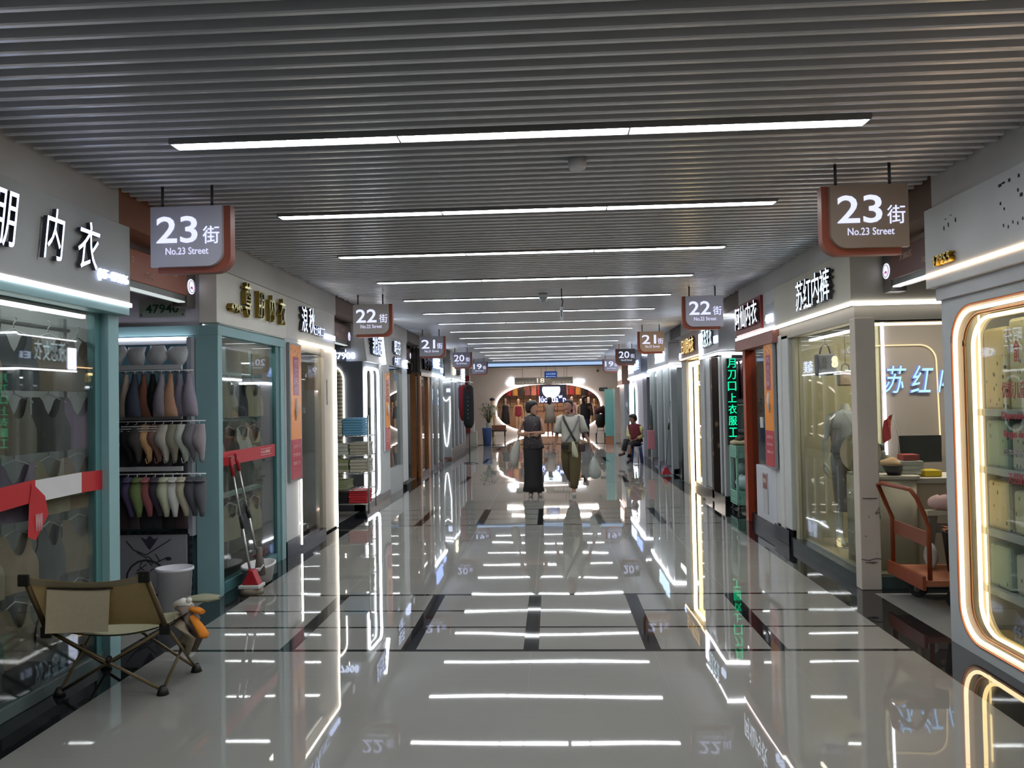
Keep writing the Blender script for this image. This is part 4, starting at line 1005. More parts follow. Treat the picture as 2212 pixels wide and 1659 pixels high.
STAND = dict(pel=(0, 0, .93), waist=(0, 0, 1.05), chest=(0, .0, 1.22), neck=(0, .01, 1.37), head=(0, 0, 1.52),
             shl=(-.155, 0, 1.32), ell=(-.19, .01, 1.07), wrl=(-.20, -.03, .85), shr=(.155, 0, 1.32), elr=(.19, .01, 1.07), wrr=(.20, -.03, .85),
             hipl=(-.075, 0, .88), knl=(-.085, 0, .50), anl=(-.09, .02, .09), tol=(-.095, -.11, .03), hipr=(.075, 0, .88), knr=(.085, 0, .50), anr=(.09, .02, .09), tor=(.095, -.11, .03))
def pose(**k):
    d = dict(STAND); d.update(k); return d
HAIR_SHORT = [(.125, .02, .02, .01, -9), (.118, .055, .065, .012, -9), (.09, .079, .095, .014, -9), (.055, .088, .105, .018, -.078), (.02, .090, .10, .026, -.035), (-.02, .088, .09, .034, -.005), (-.055, .076, .07, .045, .01), (-.075, .05, .045, .055, .02)]
HAIR_BIG = [(z*1.06, rx*1.14, ry*1.08, oy+.004, cut) for z, rx, ry, oy, cut in HAIR_SHORT]
HAIR_TIED = [(.121, .02, .02, .01, -9), (.114, .05, .06, .012, -9), (.088, .072, .09, .012, -9), (.06, .078, .096, .014, -.072), (.03, .078, .092, .02, -.03), (-.01, .074, .085, .026, -.0), (-.04, .06, .06, .035, .015)]
HAIR_LONG = HAIR_SHORT[:6]+[(-.08, .085, .07, .04, .0), (-.16, .08, .055, .045, .0), (-.24, .06, .035, .05, .0)]
def garment_body(mb, P, s, top, bot, width=1.0, m=0, depth=1.0, flare=1.0, yo=0):
    """torso cloth from z=top to z=bot (fractions in pose space)"""
    pass
def clothes(t, P, s, spec, name, mat, n=20):
    """spec rings relative to the body axis: (z, cx, cy, rx, ry) in pose units"""
    B = P['_b']
    R = [(B[0]+cx*s, B[1]+cy_*s, B[2]+z*s, rx*s, ry*s) for z, cx, cy_, rx, ry in spec]
    return MB().rings(R, n).build(name, mat, t)

# --- woman on the left
skinA = M('A67C68', .55, 0, .4, .08, 20); skinB = M('9C7060', .55, 0, .4, .08, 20)
FLORAL = pattern_mat('2A2428', '6E6460', 28)
s = .93; base = (-.30, 12.05, 0)
t, P, f = person('woman with short black hair in a dark patterned sleeveless top, arms folded', base,
    pose(shl=(-.165, 0, 1.31), ell=(-.24, -.03, 1.07), wrl=(-.03, -.17, 1.04), hdl=(1, -.05, .12), pnl=(0, 1, 0), shr=(.15, 0, 1.31), elr=(.20, -.06, 1.08), wrr=(-.02, -.20, 1.09), hdr=(-1, .1, -.1), pnr=(0, 1, 0),
         tol=(-.04, -.14, .03), anl=(-.05, -.0, .09), anr=(.08, .02, .09), tor=(.13, -.10, .03), head=(.01, -.02, 1.50)), skinA, s, HAIR_BIG, None, yaw_head=radians(48), tilt=radians(-4))
P['_b'] = Vector(base)
clothes(t, P, s, [(1.385, 0, .01, .065, .06), (1.375, 0, .01, .085, .075), (1.35, 0, .005, .135, .085), (1.30, 0, 0, .150, .105), (1.20, 0, -.01, .150, .122), (1.10, 0, -.0, .145, .12), (1.0, .0, 0, .150, .125), (.90, .005, 0, .170, .135), (.82, .02, 0, .180, .14), (.815, .02, 0, .17, .13)], 'top', FLORAL)
clothes(t, P, s, [(.92, 0, 0, .15, .12), (.80, 0, 0, .165, .125), (.6, 0, 0, .160, .125), (.4, .0, 0, .155, .13), (.2, .0, 0, .165, .14), (.09, .0, 0, .185, .15), (.085, .0, 0, .17, .14)], 'trousers', M('0C0B0E', .7))
for dx, dy, rr in ((-.045, -.06, 0), (.105, -.04, 0)):
    B = Vector(base)
    MB().tube([B+V(dx*s, .07, .035), B+V(dx*s, 0, .045), B+V(dx*1.15*s, -.09, .03), B+V(dx*1.2*s, -.13, .026)], [.03, .038, .036, .02], 10).build('shoe', M('9A958E', .6), t)
wl = P['wrl']
MB().tube([wl+V(-.025, .032*cos(a*pi/6), .032*sin(a*pi/6)) for a in range(13)], .006, 6).build('bracelet', M('D0C4B0', .2), t)
t = thing('tote_bag', 'long cream cloth bag hanging from the folded-arm woman\'s shoulder', 'bag', (-.58, 12.1, .6))
MB().rings([(-.545, 12.08, .88, .03, .03), (-.56, 12.08, .80, .06, .04), (-.585, 12.08, .68, .075, .05), (-.60, 12.08, .56, .07, .05), (-.60, 12.08, .485, .05, .035), (-.60, 12.08, .475, .02, .02)], 16).build('pouch', M('A8A79E', .8), t)
MB().tube([(-.54, 12.08, .87), (-.50, 12.06, 1.05), (-.46, 12.04, 1.2), (-.42, 12.08, 1.24), (-.45, 12.14, 1.1), (-.54, 12.12, .88)], .012, 6, 0, .4).build('strap', M('B0B0A4', .8), t)

# --- woman on the right
base = (.30, 12.05, 0); s = .94
t, P, f = person('woman in white shirt and olive trousers walking with crossed bag straps', base,
    pose(chest=(-.0, 0, 1.22), shl=(-.17, 0, 1.30), ell=(-.225, .02, 1.06), wrl=(-.27, -.05, .84), shr=(.165, 0, 1.30), elr=(.24, .01, 1.06), wrr=(.33, -.06, .84), head=(-.035, -.03, 1.50), neck=(-.01, .0, 1.36),
         knr=(.05, -.02, .50), anr=(.04, .0, .09), tor=(.035, -.12, .03), knl=(-.05, .10, .50), anl=(-.01, .34, .22), tol=(-.01, .30, .10), curl=.5), skinB, s, HAIR_TIED, M('1C1412', .5, 0, .5, .3, 60), yaw_head=radians(-14), tilt=radians(8), nod=radians(-6))
P['_b'] = Vector(base)
SHIRT = M('B4B2A8', .8)
clothes(t, P, s, [(1.362, -.005, .01, .075, .065), (1.345, 0, .005, .12, .085), (1.31, 0, 0, .165, .10), (1.22, 0, 0, .165, .118), (1.10, 0, 0, .155, .12), (1.0, 0, 0, .158, .125), (.92, 0, 0, .168, .13), (.90, 0, 0, .15, .12)], 'shirt', SHIRT)
B = Vector(base)
for q, sg in (('l', -1), ('r', 1)):
    a = P['sh'+q]; b = P['el'+q]
    MB().tube([a+V(-sg*.05, 0, .015), a, a.lerp(b, .5), a.lerp(b, .98)], [.06, .066, .064, .072], 12).build('sleeve', SHIRT, t)
MB().tube([P['ell']+V(0, 0, .01), P['ell']+V(-.002, 0, -.004)], .074, 12).build('cuff_trim', M('3A4038', .7), t)
MB().tube([P['elr']+V(0, 0, .01), P['elr']+V(.002, 0, -.004)], .074, 12).build('cuff_trim', M('3A4038', .7), t)
MB().tube([B+V(.075*sin(a*pi/9)*1.0-.005, -.075*cos(a*pi/9)-.02, 1.285-.018*cos(a*pi/9)) for a in range(-6, 7)], .006, 6).build('neck_trim', M('4A5044', .7), t)
OL = M('5C5236', .8)
clothes(t, P, s, [(.94, 0, 0, .135, .11), (.86, 0, 0, .15, .12), (.76, 0, 0, .155, .125), (.74, 0, 0, .14, .11)], 'trousers', OL)
mb = MB().tube([B+V(.06, 0, .80), B+V(.065, -.02, .62), B+V(.06, -.02, .42), B+V(.045, 0, .18), B+V(.04, 0, .12)], [.095, .098, .09, .065, .05], 14)
mb.build('trouser_leg', OL, t); mb = MB()
mb.tube([B+V(-.06, .01, .80), B+V(-.065, .06, .62), B+V(-.055, .12, .42), B+V(-.02, .24, .30), B+V(-.015, .29, .25)], [.09, .092, .082, .06, .05], 14)
mb.build('trouser_leg', OL, t)
for c in ((.038, -.02, 0), (-.01, .30, .12)):
    MB().tube([B+V(c[0], c[1]+.06, c[2]+.04), B+V(c[0], c[1], c[2]+.045), B+V(c[0], c[1]-.08, c[2]+.03), B+V(c[0], c[1]-.12, c[2]+.022)], [.028, .036, .034, .018], 10).build('shoe', M('A8A6A4', .5), t)
MB().tube([f(Vector((.02, .10, .0))), f(Vector((.045, .12, -.05))), f(Vector((.06, .11, -.12))), f(Vector((.065, .10, -.15)))], [.02, .028, .022, .008], 8).build('ponytail', M('1C1412', .5), t)
def band(mb, pts, w, m=0):
    pts = [Vector(p) for p in pts]; R = []
    for i, p in enumerate(pts):
        a = pts[max(0, i-1)]; b = pts[min(len(pts)-1, i+1)]; d = (b-a).normalized(); u = d.cross(V(0, 1, 0)).normalized()*w/2
        R.append([p-u+V(0, -.003, 0), p+u+V(0, -.003, 0), p+u+V(0, .003, 0), p-u+V(0, .003, 0)])
    return mb.loft(R, m, True, False)
t = thing('crossbody_bag', 'small dark brown bag on a grey strap at the walking woman\'s hip', 'bag', (.45, 11.98, .8))
MB().box(.42, .525, 11.93, 12.0, .70, .83).build('pouch', M('3A2A28', .6), t, .02)
band(MB(), [(.44, 12.0, 1.26), (.42, 11.94, 1.20), (.35, 11.915, 1.05), (.27, 11.91, .93), (.22, 11.93, .86)], .03).build('strap', M('6E6A70', .6), t)
t = thing('waist_bag', 'black flat waist bag on a wide black strap, at the walking woman\'s front', 'bag', (.2, 11.9, .8))
MB().box(.145, .26, 11.90, 11.93, .745, .83).build('pouch', M('0E0C0C', .5), t, .012)
band(MB(), [(.19, 11.98, 1.265), (.20, 11.935, 1.20), (.27, 11.905, 1.06), (.33, 11.90, .94), (.37, 11.91, .87)], .035).build('strap', M('1E2420', .6), t)
t = thing('scarf', 'cream cloth scarf tied at the walking woman\'s waist', 'scarf', (.33, 11.88, .8))
MB().rings([(.335, 11.895, .86, .012, .012), (.345, 11.89, .80, .03, .02), (.36, 11.89, .72, .04, .022), (.375, 11.89, .64, .038, .02), (.385, 11.89, .61, .015, .01)], 12).tube([(.325, 11.895, .86), (.322, 11.89, .74), (.325, 11.89, .62)], [.010, .014, .005], 6).build('cloth', M('B8B49C', .8), t)
t = thing('plastic_bag', 'translucent white carrier bag in the walking woman\'s hand', 'bag', (.66, 11.95, .5))
MB().rings([(.655, 11.96, .62, .02, .02), (.65, 11.96, .56, .05, .035), (.66, 11.96, .46, .085, .05), (.67, 11.96, .37, .10, .055), (.67, 11.96, .30, .08, .045), (.67, 11.96, .275, .03, .02)], 16).build('pouch', M('A4AAA6', .35, 0, .5, .15, 12), t)
MB().tube([(.62, 11.95, .58), (.625, 11.95, .66), (.635, 11.95, .72)], .008, 5).tube([(.68, 11.95, .58), (.665, 11.95, .67), (.645, 11.95, .72)], .008, 5).build('handles', M('B0B4B0', .4), t)

# --- seated person on the right
base = (1.98, 18.3, 0); s = .95
t, P, f = person('person in cream shirt and dark red vest sitting cross-legged on a blue stool', base,
    pose(pel=(.05, .0, .50), waist=(.05, .0, .62), chest=(.02, 0, .80), neck=(-.01, 0, .95), head=(-.04, -.03, 1.09), shl=(-.12, .05, .90), ell=(-.16, -.02, .68), wrl=(-.14, -.20, .60), shr=(.15, -.03, .90), elr=(.19, -.06, .66), wrr=(.02, -.18, .58),
         hipl=(-.02, -.04, .48), knl=(-.24, -.16, .53), anl=(-.30, -.22, .26), tol=(-.41, -.27, .20), hipr=(.09, -.05, .47), knr=(-.14, -.30, .48), anr=(-.17, -.26, .09), tor=(-.22, -.36, .03)), M('8A6452', .6), s, HAIR_SHORT, yaw_head=radians(-55), nod=radians(12))
B = Vector(base)
MB().rings([(B.x+.0, B.y, .92, .07, .06), (B.x, B.y, .88, .16, .10), (B.x+.01, B.y, .76, .16, .12), (B.x+.03, B.y, .60, .155, .13), (B.x+.04, B.y, .48, .16, .14)], 16).build('vest', M('5E1A24', .8), t)
for q in 'lr': MB().tube([P['sh'+q], P['sh'+q].lerp(P['el'+q], .5), P['el'+q], P['el'+q].lerp(P['wr'+q], .7)], [.056, .056, .05, .042], 10).build('sleeve', M('B8B07E', .8), t)
mb = MB()
for q in 'lr': mb.tube([P['hip'+q], P['kn'+q], P['kn'+q].lerp(P['an'+q], .85)], [.09, .075, .06], 12)
mb.build('trousers', M('121018', .8), t)
for q in 'lr': MB().tube([P['an'+q]+V(.02, .02, -.02), P['to'+q], P['to'+q]+(P['to'+q]-P['an'+q])*.15], [.036, .035, .02], 8).build('shoe', M('3A3634', .7), t)
t = thing('stool', 'blue plastic stool beneath the sitting person', 'stool', (2.0, 18.3, 0))
MB().rings([(2.02, 18.3, .42, .16, .16), (2.02, 18.3, .44, .15, .15)], 20).build('seat', M('2C3C78', .4), t)
for a in range(4):
    x, y = cos(a*pi/2+.78), sin(a*pi/2+.78)
    MB().tube([(2.02+x*.13, 18.3+y*.13, .42), (2.02+x*.17, 18.3+y*.17, 0)], [.03, .024], 8).build('leg', M('2C3C78', .4), t)
t = thing('side_table', 'small clear round table next to the sitting person', 'table', (1.90, 17.7, 0))
MB().rings([(1.98, 17.6, .40, .09, .09), (1.98, 17.6, .41, .09, .09)], 16).build('top', M('7E8A9A', .2), t)
MB().tube([(1.98, 17.6, .40), (1.98, 17.6, .01)], .01).build('post', M('8E9298', .3, .6), t)
MB().rings([(1.98, 17.6, 0, .12, .12), (1.98, 17.6, .012, .11, .11)], 16).build('base', M('3E424A', .3), t)

# --- two people near the end shop
t, P, f = person('person in grey dress browsing in front of the end shop, seen from behind', (-.05, 30.5, 0), pose(ell=(-.2, .1, 1.1), wrl=(-.1, .25, 1.15), elr=(.2, .1, 1.1), wrr=(.25, .3, 1.2)), M('9A7468', .6), 1.0, HAIR_LONG, yaw_head=radians(150))
P['_b'] = Vector((-.05, 30.5, 0))
clothes(t, P, 1, [(1.38, 0, 0, .07, .06), (1.33, 0, 0, .18, .10), (1.1, 0, 0, .17, .12), (.9, 0, 0, .2, .15), (.6, 0, 0, .23, .18), (.59, 0, 0, .2, .16)], 'dress', M('77706C', .8))
t, P, f = person('person with long dark hair, black top and blue trousers near the end shop', (1.25, 28.0, 0), pose(elr=(.22, -.08, 1.1), wrr=(.15, -.25, 1.2)), M('9A7468', .6), 1.0, HAIR_LONG, yaw_head=radians(60))
P['_b'] = Vector((1.25, 28.0, 0))
clothes(t, P, 1, [(1.38, 0, 0, .07, .06), (1.33, 0, 0, .19, .11), (1.1, 0, 0, .18, .13), (.88, 0, 0, .19, .14), (.80, 0, 0, .18, .13)], 'top', M('1E1C20', .8))
clothes(t, P, 1, [(.86, 0, 0, .16, .13), (.5, 0, 0, .15, .12), (.12, 0, 0, .13, .11), (.115, 0, 0, .1, .1)], 'trousers', M('2A3048', .8))

# ------------------------------------------------------------------ mannequins
def mannequin(label, base, skin, dress, headless=False, s=1.0, yaw=0, group=None, head_col=None, simple=True):
    p = pose(ell=(-.21, .0, 1.08), wrl=(-.23, -.03, .86), elr=(.21, 0, 1.08), wrr=(.23, -.03, .86))
    if headless: p['neck'] = (0, 0, 1.39)
    t, P, f = person(label, base, p, skin, s, None, None, True, 'mannequin', 'mannequin', 0, head=not headless, group=group)
    P['_b'] = Vector(base)
    for spec, nm, mt in dress: clothes(t, P, s, spec, nm, mt)
    B = Vector(base)
    MB().rings([(B.x, B.y, B.z, .13*s, .13*s), (B.x, B.y, B.z+.012, .13*s, .13*s)], 20).build('base_plate', M('9A9CA0', .2, .8), t)
    return t
TEE = [(1.37, 0, 0, .08, .07), (1.33, 0, 0, .17, .10), (1.2, 0, 0, .17, .12), (1.05, 0, 0, .15, .115), (.95, 0, 0, .16, .12), (.94, 0, 0, .14, .11)]
SKIRT = [(1.0, 0, 0, .13, .10), (.88, 0, 0, .16, .12), (.6, 0, 0, .14, .12), (.36, 0, 0, .12, .10), (.355, 0, 0, .1, .09)]
DRESS = [(1.32, 0, 0, .12, .09), (1.25, 0, 0, .15, .11), (1.05, 0, 0, .13, .105), (.9, 0, 0, .17, .13), (.45, 0, 0, .20, .15), (.44, 0, 0, .18, .13)]
SWIM = [(1.28, 0, 0, .14, .10), (1.2, 0, 0, .15, .115), (1.05, 0, 0, .125, .10), (.92, 0, 0, .16, .12), (.80, 0, 0, .12, .10)]
TOPD = [(1.35, 0, 0, .12, .09), (1.25, 0, 0, .17, .12), (1.05, 0, 0, .16, .12), (.80, 0, 0, .19, .14), (.79, 0, 0, .17, .12)]
mannequin('headless white mannequin in grey tee and long dark pencil skirt in right window', (2.76, 7.28, .10), M('B8BAB0', .35), [(TEE, 'tee', M('8C9090', .8)), (SKIRT, 'skirt', M('4A463C', .8))], True, .93)
t = thing('handbag', 'grey boxy handbag hanging high in the right corner shop window', 'bag', (2.55, 7.2, 1.8))
MB().box(2.46, 2.64, 7.14, 7.22, 1.70, 1.90).build('body', M('5E6064', .5), t, .015)
MB().tube([(2.50, 7.18, 1.90), (2.52, 7.18, 1.97), (2.55, 7.18, 2.0), (2.58, 7.18, 1.97), (2.60, 7.18, 1.90)], .008, 6).build('handle', M('4A4440', .5), t)
MB().tube([(2.55, 7.18, 2.0), (2.55, 7.18, 2.45)], .003, 4).build('cord', M('5A5648', .5), t)
t = thing('handbag', 'pale patterned handbag hanging lower right in the same window', 'bag', (2.72, 7.2, 1.7))
MB().box(2.66, 2.80, 7.14, 7.22, 1.60, 1.73).build('body', M('B09C88', .6), t, .015)
MB().tube([(2.69, 7.18, 1.73), (2.70, 7.18, 1.79), (2.73, 7.18, 1.81), (2.76, 7.18, 1.79), (2.77, 7.18, 1.73)], .007, 6).build('handle', M('5A4A3A', .5), t)
MB().tube([(2.73, 7.18, 1.81), (2.73, 7.18, 2.45)], .003, 4).build('cord', M('5A5648', .5), t)
t = thing('display_stand', 'low chrome stand with round feet on the right window floor', 'stand', (2.66, 6.75, .10))
for x, y in ((2.56, 6.70), (2.62, 6.62)):
    MB().tube([(x, y, .10), (x, y, .34)], .012).build('leg', M('8E8C84', .25, .7), t)
    MB().rings([(x, y, .10, .022, .022), (x, y, .11, .02, .02)], 12).build('foot', M('8E8C84', .25, .7), t)
MB().box(2.54, 2.9, 6.58, 6.74, .34, .36).build('top', M('A8AC9C', .3), t)

# ------------------------------------------------------------------ R2b
t = thing('shop_front', 'right shopfront with red light box sign and orange-red door post', 'shop front', (FR, 9, 0))
MB().box(2.36, 2.6, 8.08, 9.70, 2.26, 2.65).build('fascia', M('B8BABC', .45), t, .003)
MB().box(2.33, 2.36, 8.50, 9.62, 2.27, 2.64).build('light_box', M('7A2420', .3), t, .004)
text('阿仙内衣', (2.315, 9.02, 2.47), .98, .27, 'R', E('E4ECFF', 1.1, False), t, 'lettering', .02, .04, LSD)
text('4F-B', (2.35, 8.24, 2.35), .26, .09, 'R', WHT, t, 'shop_number', .012, .03)
for k in range(3): text('男女内衣内裤批发', (2.355, 8.26, 2.50-k*.03), .30, .02, 'R', M('C0C4CC', .5), t, 'small_lettering', .001)
MB().box(2.34, 2.36, 8.08, 9.70, 2.215, 2.25).build('led_strip', E('FFFCFA', 2.6), t)
MB().box(2.33, 2.5, 8.08, 9.70, 2.08, 2.215).build('awning', M('94635A', .4), t, .004)
MB().box(2.40, 2.5, 7.80, 8.30, .16, 2.14).build('pilaster', M('C0C2C0', .5), t, .01)
MB().box(2.385, 2.45, 8.0, 8.14, .14, 2.15).build('pilaster', M('C6C8C6', .5), t, .02)
MB().box(2.40, 2.5, 8.30, 9.10, .12, .72).build('lower_panel', M('BCC0C8', .4), t, .006)
MB().box(2.38, 2.55, 7.85, 8.35, 0, .15).build('pilaster_base', M('121214', .15), t, .003)
MB().box(2.41, 2.55, 8.35, 9.4, 0, .12).build('sill', M('1C1E22', .2), t)
MB().box(2.37, 2.50, 9.38, 9.50, 0, 2.08).build('door_post', M('9A3C20', .35), t, .005)
MB().box(2.44, 2.448, 8.72, 9.38, .12, 2.08).build('glass_pane', GLASS, t)
MB().box(2.46, 2.52, 8.72, 9.1, .75, 1.75).build('dark_panel', M('34343A', .3), t)
MB().box(2.50, 2.56, 9.1, 9.38, .12, 1.9).build('inner_panel', M('6A6E66', .4), t)
MB().box(2.395, 2.41, 8.76, 8.86, 1.16, 1.28).build('notice', M('C0C2C4', .5), t)
MB().box(2.39, 2.40, 8.62, 8.80, .20, .66).build('panel_frame', M('B0B2B2', .4), t)
MB().box(2.385, 2.39, 8.64, 8.78, .48, .64).build('red_notice', M('8A5450', .5), t)
text('禁止吸烟', (2.384, 8.71, .57), .11, .05, 'R', M('D8C0BC', .5), t, 'lettering', .001)
poster('R', 8.16, 8.52, .74, 2.10, 'tall orange and red poster on the right pilaster beneath the small lettering')
struct('wall_right', MB().box(2.5, 6.5, 9.6, 9.7, 0, 2.62), M('8E9090', .6))
struct('wall_right', MB().box(3.0, 3.04, 8.3, 9.6, 0, 2.5), M('6E706A', .6))

# ------------------------------------------------------------------ R3
t = thing('shop_front', 'brightly lit silver corner shopfront on the right with number 4795', 'shop front', (FR, 11.3, 0))
SV = M('A8AAAE', .35, .2)
MB().box(2.34, 2.6, 10.66, 12.02, 2.17, 2.62).box(2.6, 4, 10.66, 10.75, 2.17, 2.62).build('fascia', SV, t, .003)
MB().box(2.33, 4, 10.63, 10.66, 2.10, 2.14).box(2.33, 2.345, 10.63, 12.02, 2.11, 2.14).build('led_strip', E('FDFDFF', 3.5), t)
MB().box(2.34, 4, 10.63, 10.655, 2.63, 2.66).box(2.335, 2.345, 10.66, 12.02, 2.61, 2.63).build('top_led', E('F6FAFF', 4), t)
MB().box(2.325, 2.34, 11.80, 11.90, 2.15, 2.5).box(2.325, 2.34, 11.93, 12.0, 2.15, 2.5).build('led_bar', E('E0E4FF', 4, False), t)
text('液恋女衣', (2.325, 11.33, 2.42), .74, .32, 'R', E('CDEBFF', 1.1, False), t, 'lettering', .02, .03, LSD)
text('E1', (2.33, 10.80, 2.33), .20, .10, 'R', WHT, t, 'shop_number', .012, .03)
text('4795', (2.78, 10.65, 2.31), .26, .09, 'cam', WHT, t, 'number', .012, .04)
MB().box(2.40, 2.52, 10.68, 10.78, .14, 2.12).box(2.42, 2.52, 11.0, 11.10, .14, 2.1).box(2.42, 2.55, 11.62, 12.02, .14, 2.12).build('post', M('9EA2A4', .4), t, .006)
MB().box(2.38, 2.5, 11.36, 11.50, .02, 2.10).build('marble_post', pattern_mat('2A1C18', '8A6A50', 8), t, .004)
MB().box(2.38, 2.6, 11.0, 12.02, 0, .14).box(2.38, 2.6, 10.66, 11.0, 0, .14).build('sill', M('141518', .15), t)
MB().box(2.46, 2.468, 10.78, 11.62, .14, 2.10).build('glass_pane', GLASS, t)
# green letter column in the aisle
t = thing('sign_column', 'narrow dark column with bright green characters beside the silver corner shop', 'sign', (2.48, 10.62, 1.5))
MB().box(2.425, 2.555, 10.58, 10.655, .85, 2.05).build('box', M('0A1C16', .3), t, .003)
for k, c in enumerate('月刀口上衣服工'): text(c, (2.49, 10.575, 1.98-k*.158), .11, .125, 'cam', GREENL, t, 'character', .006, .02)
t = thing('sign_panel', 'rounded slate panel with white lettering inside the silver corner shop window', 'sign', (2.62, 12.2, 1.5))
MB().prism(rrect(2.50, 3.0, 1.42, 1.72, .06), 'y', 12.30, 12.33).build('panel', M('3E424A', .4), t)
text('100%棉', (2.72, 12.29, 1.60), .34, .09, 'cam', WHT, t, 'lettering', .004, .03)
MB().box(2.54, 2.94, 12.285, 12.30, 1.485, 1.51).build('underline', WHT, t)
MB().box(2.5, 2.9, 12.6, 12.62, 1.86, 1.90).build('light_bar', E('E8ECFF', 3, False), t)
MB().box(2.50, 4.3, 12.62, 12.66, 0, 2.62).build('back_panel', M('6A6C6E', .6), t)
# clothes in R3's aisle-side opening
t = thing('display_rack', 'rail and shelf in the opening behind the teal trolley', 'rack', (2.9, 10.9, 1.6))
MB().tube([(2.58, 10.90, 2.05), (3.4, 10.90, 2.05)], .01).build('rail', M('9A9C9E', .3, .7), t)
MB().box(2.58, 3.4, 10.85, 11.1, 1.44, 1.47).box(2.58, 3.4, 10.85, 11.1, 1.02, 1.05).build('shelf', M('A8ACAE', .4), t)
for q, (c, cn) in enumerate((('1A1A20', 'black'), ('4A2A34', 'wine'), ('8A5A58', 'dusty pink'), ('B08870', 'peach'), ('C09A94', 'pale pink'), ('6A4A4A', 'brown'))):
    x = 2.62+q*.05
    g = thing('nightdress', '%s satin nightdress on the rail above the teal trolley, %s from the left' % (cn, ORD[q]), 'nightdress', (x, 10.9, 2.05), 'nightdresses on the rail in the aisle')
    mb = MB(); R = []
    for z, rx, ry in ((2.02, .008, .03), (1.95, .018, .12), (1.8, .022, .13), (1.62, .026, .15), (1.50, .03, .16), (1.49, .02, .14)):
        R.append([(x+rx*cos(2*pi*k/14)*(1+.3*sin(3*2*pi*k/14)), 10.9+ry*sin(2*pi*k/14), z) for k in range(14)])
    mb.loft(R); mb.build('cloth', M(c, .35, 0, .6, .15, 14), g)
t = thing('cabinet', 'pale green cabinet with glass doors behind the teal trolley', 'cabinet', (2.7, 11.2, .6))
MB().box(2.56, 3.0, 11.1, 11.5, 0, 1.40).build('body', M('8EA89A', .5), t, .01)
MB().box(2.64, 2.72, 11.09, 11.1, .95, 1.3).box(2.76, 2.92, 11.09, 11.1, .95, 1.2).build('door_pane', M('7A8A94', .2), t)

def trolley(label, x0, x1, y0, y1):
    t = thing('trolley', label, 'trolley', ((x0+x1)/2, (y0+y1)/2, 0)); c = M('84B8A6', .45)
    for x in (x0, x1-.03):
        for y in (y0, y1-.03): MB().box(x, x+.03, y, y+.03, .09, .86).build('post', c, t, .004)
    for z0, z1 in ((.72, .86), (.10, .26)):
        mb = MB(); mb.box(x0, x1, y0, y1, z0, z0+.01)
        for k in range(1, 12):
            a = x0+.03+(x1-x0-.06)*k/12; b = y0+.03+(y1-y0-.06)*k/12
            mb.box(a-.004, a+.004, y0+.004, y0+.010, z0, z1).box(a-.004, a+.004, y1-.010, y1-.004, z0, z1)
            mb.box(x0+.004, x0+.010, b-.004, b+.004, z0, z1).box(x1-.010, x1-.004, b-.004, b+.004, z0, z1)
        for k in range(6):
            z = z0+(z1-z0)*k/5
            h = .004 if 0 < k < 5 else .010
            mb.box(x0, x1, y0+.002, y0+.012, z-h, z+h).box(x0, x1, y1-.012, y1-.002, z-h, z+h).box(x0+.002, x0+.012, y0, y1, z-h, z+h).box(x1-.012, x1-.002, y0, y1, z-h, z+h)
        mb.build('basket', c, t)
    for x in (x0+.03, x1-.03):
        for y in (y0+.03, y1-.03):
            w = MB().tube([(x-.012, y, .035), (x+.012, y, .035)], .034, 14, 0, 1, (0, 0, 1)).build('caster', M('2A2C2E', .4), t)
            MB().tube([(x, y, .06), (x, y, .10)], .01).build('caster_stem', M('A8AAAC', .3, .6), w)
    return t
trolley('teal perforated two-tier trolley at the right aisle mouth, piled with fabric', 2.42, 2.78, 10.15, 10.52)
def lump(name, label, cat, c, r, col, mat=None, sd=1, group=None):
    rnd = random.Random(sd); R = []
    for i in range(1, 10):
        a = pi*i/10-pi/2
        R.append([(c[0]+r[0]*cos(a)*cos(2*pi*k/18)*(1+.12*sin(k*1.7+sd+i)), c[1]+r[1]*cos(a)*sin(2*pi*k/18)*(1+.12*cos(k*1.3+sd)), c[2]+r[2]*sin(a)*(1+.1*sin(k*.9+sd))) for k in range(18)])
    o = MB().loft(R).build(name, mat or M(col, .8, 0, .4, .15, 14), None)
    return tag(o, label, cat, group)
lump('fabric_pile', 'cream folded cloth heap on top of the teal trolley', 'fabric', (2.60, 10.33, .905), (.20, .16, .05), 'A89C80')
lump('fabric_pile', 'brown furry cushion on top left of the teal trolley', 'cushion', (2.52, 10.30, .955), (.07, .07, .05), '4E4236', sd=3)
lump('fabric_bag', 'pale green quilted bag on the lower tier of the teal trolley', 'bag', (2.60, 10.33, .37), (.14, .14, .12), '9AB4B0', pattern_mat('9DB4B4', '7E9C9E', 30), 2)
lump('fabric_bag', 'grey-green bag stacked on the quilted one in the teal trolley', 'bag', (2.60, 10.33, .56), (.13, .13, .09), '6E827C', None, 5)

t = thing('shop_front', 'right shopfront with golden lit letters and a gold light line', 'shop front', (FR, 13, 0))
MB().box(2.36, 2.6, 12.02, 13.98, 2.17, 2.62).build('fascia', M('8E827A', .45), t, .003)
text('日川贸内衣', (2.345, 13.0, 2.40), 1.10, .26, 'R', GOLDL, t, 'lettering', .02, .03, M('5A4430', .4))
MB().box(2.35, 2.36, 12.02, 13.9, 2.19, 2.205).build('gold_led', E('FFD09A', 3, False), t)
text('4F', (2.345, 13.85, 2.26), .12, .12, 'R', WHT, t, 'shop_number', .01, .03)
MB().box(2.40, 2.5, 12.02, 12.35, .1, 2.17).build('post', M('9EA2A4', .4), t, .005)
MB().box(2.39, 2.5, 13.50, 13.98, 0, 2.17).build('end_pillar', M('A0A0A0', .5), t, .005)
MB().box(2.39, 2.44, 13.20, 13.27, 0, 2.12).box(2.39, 2.44, 12.5, 13.27, 2.08, 2.12).build('gold_outline', E('FFDFA0', 3.6), t)
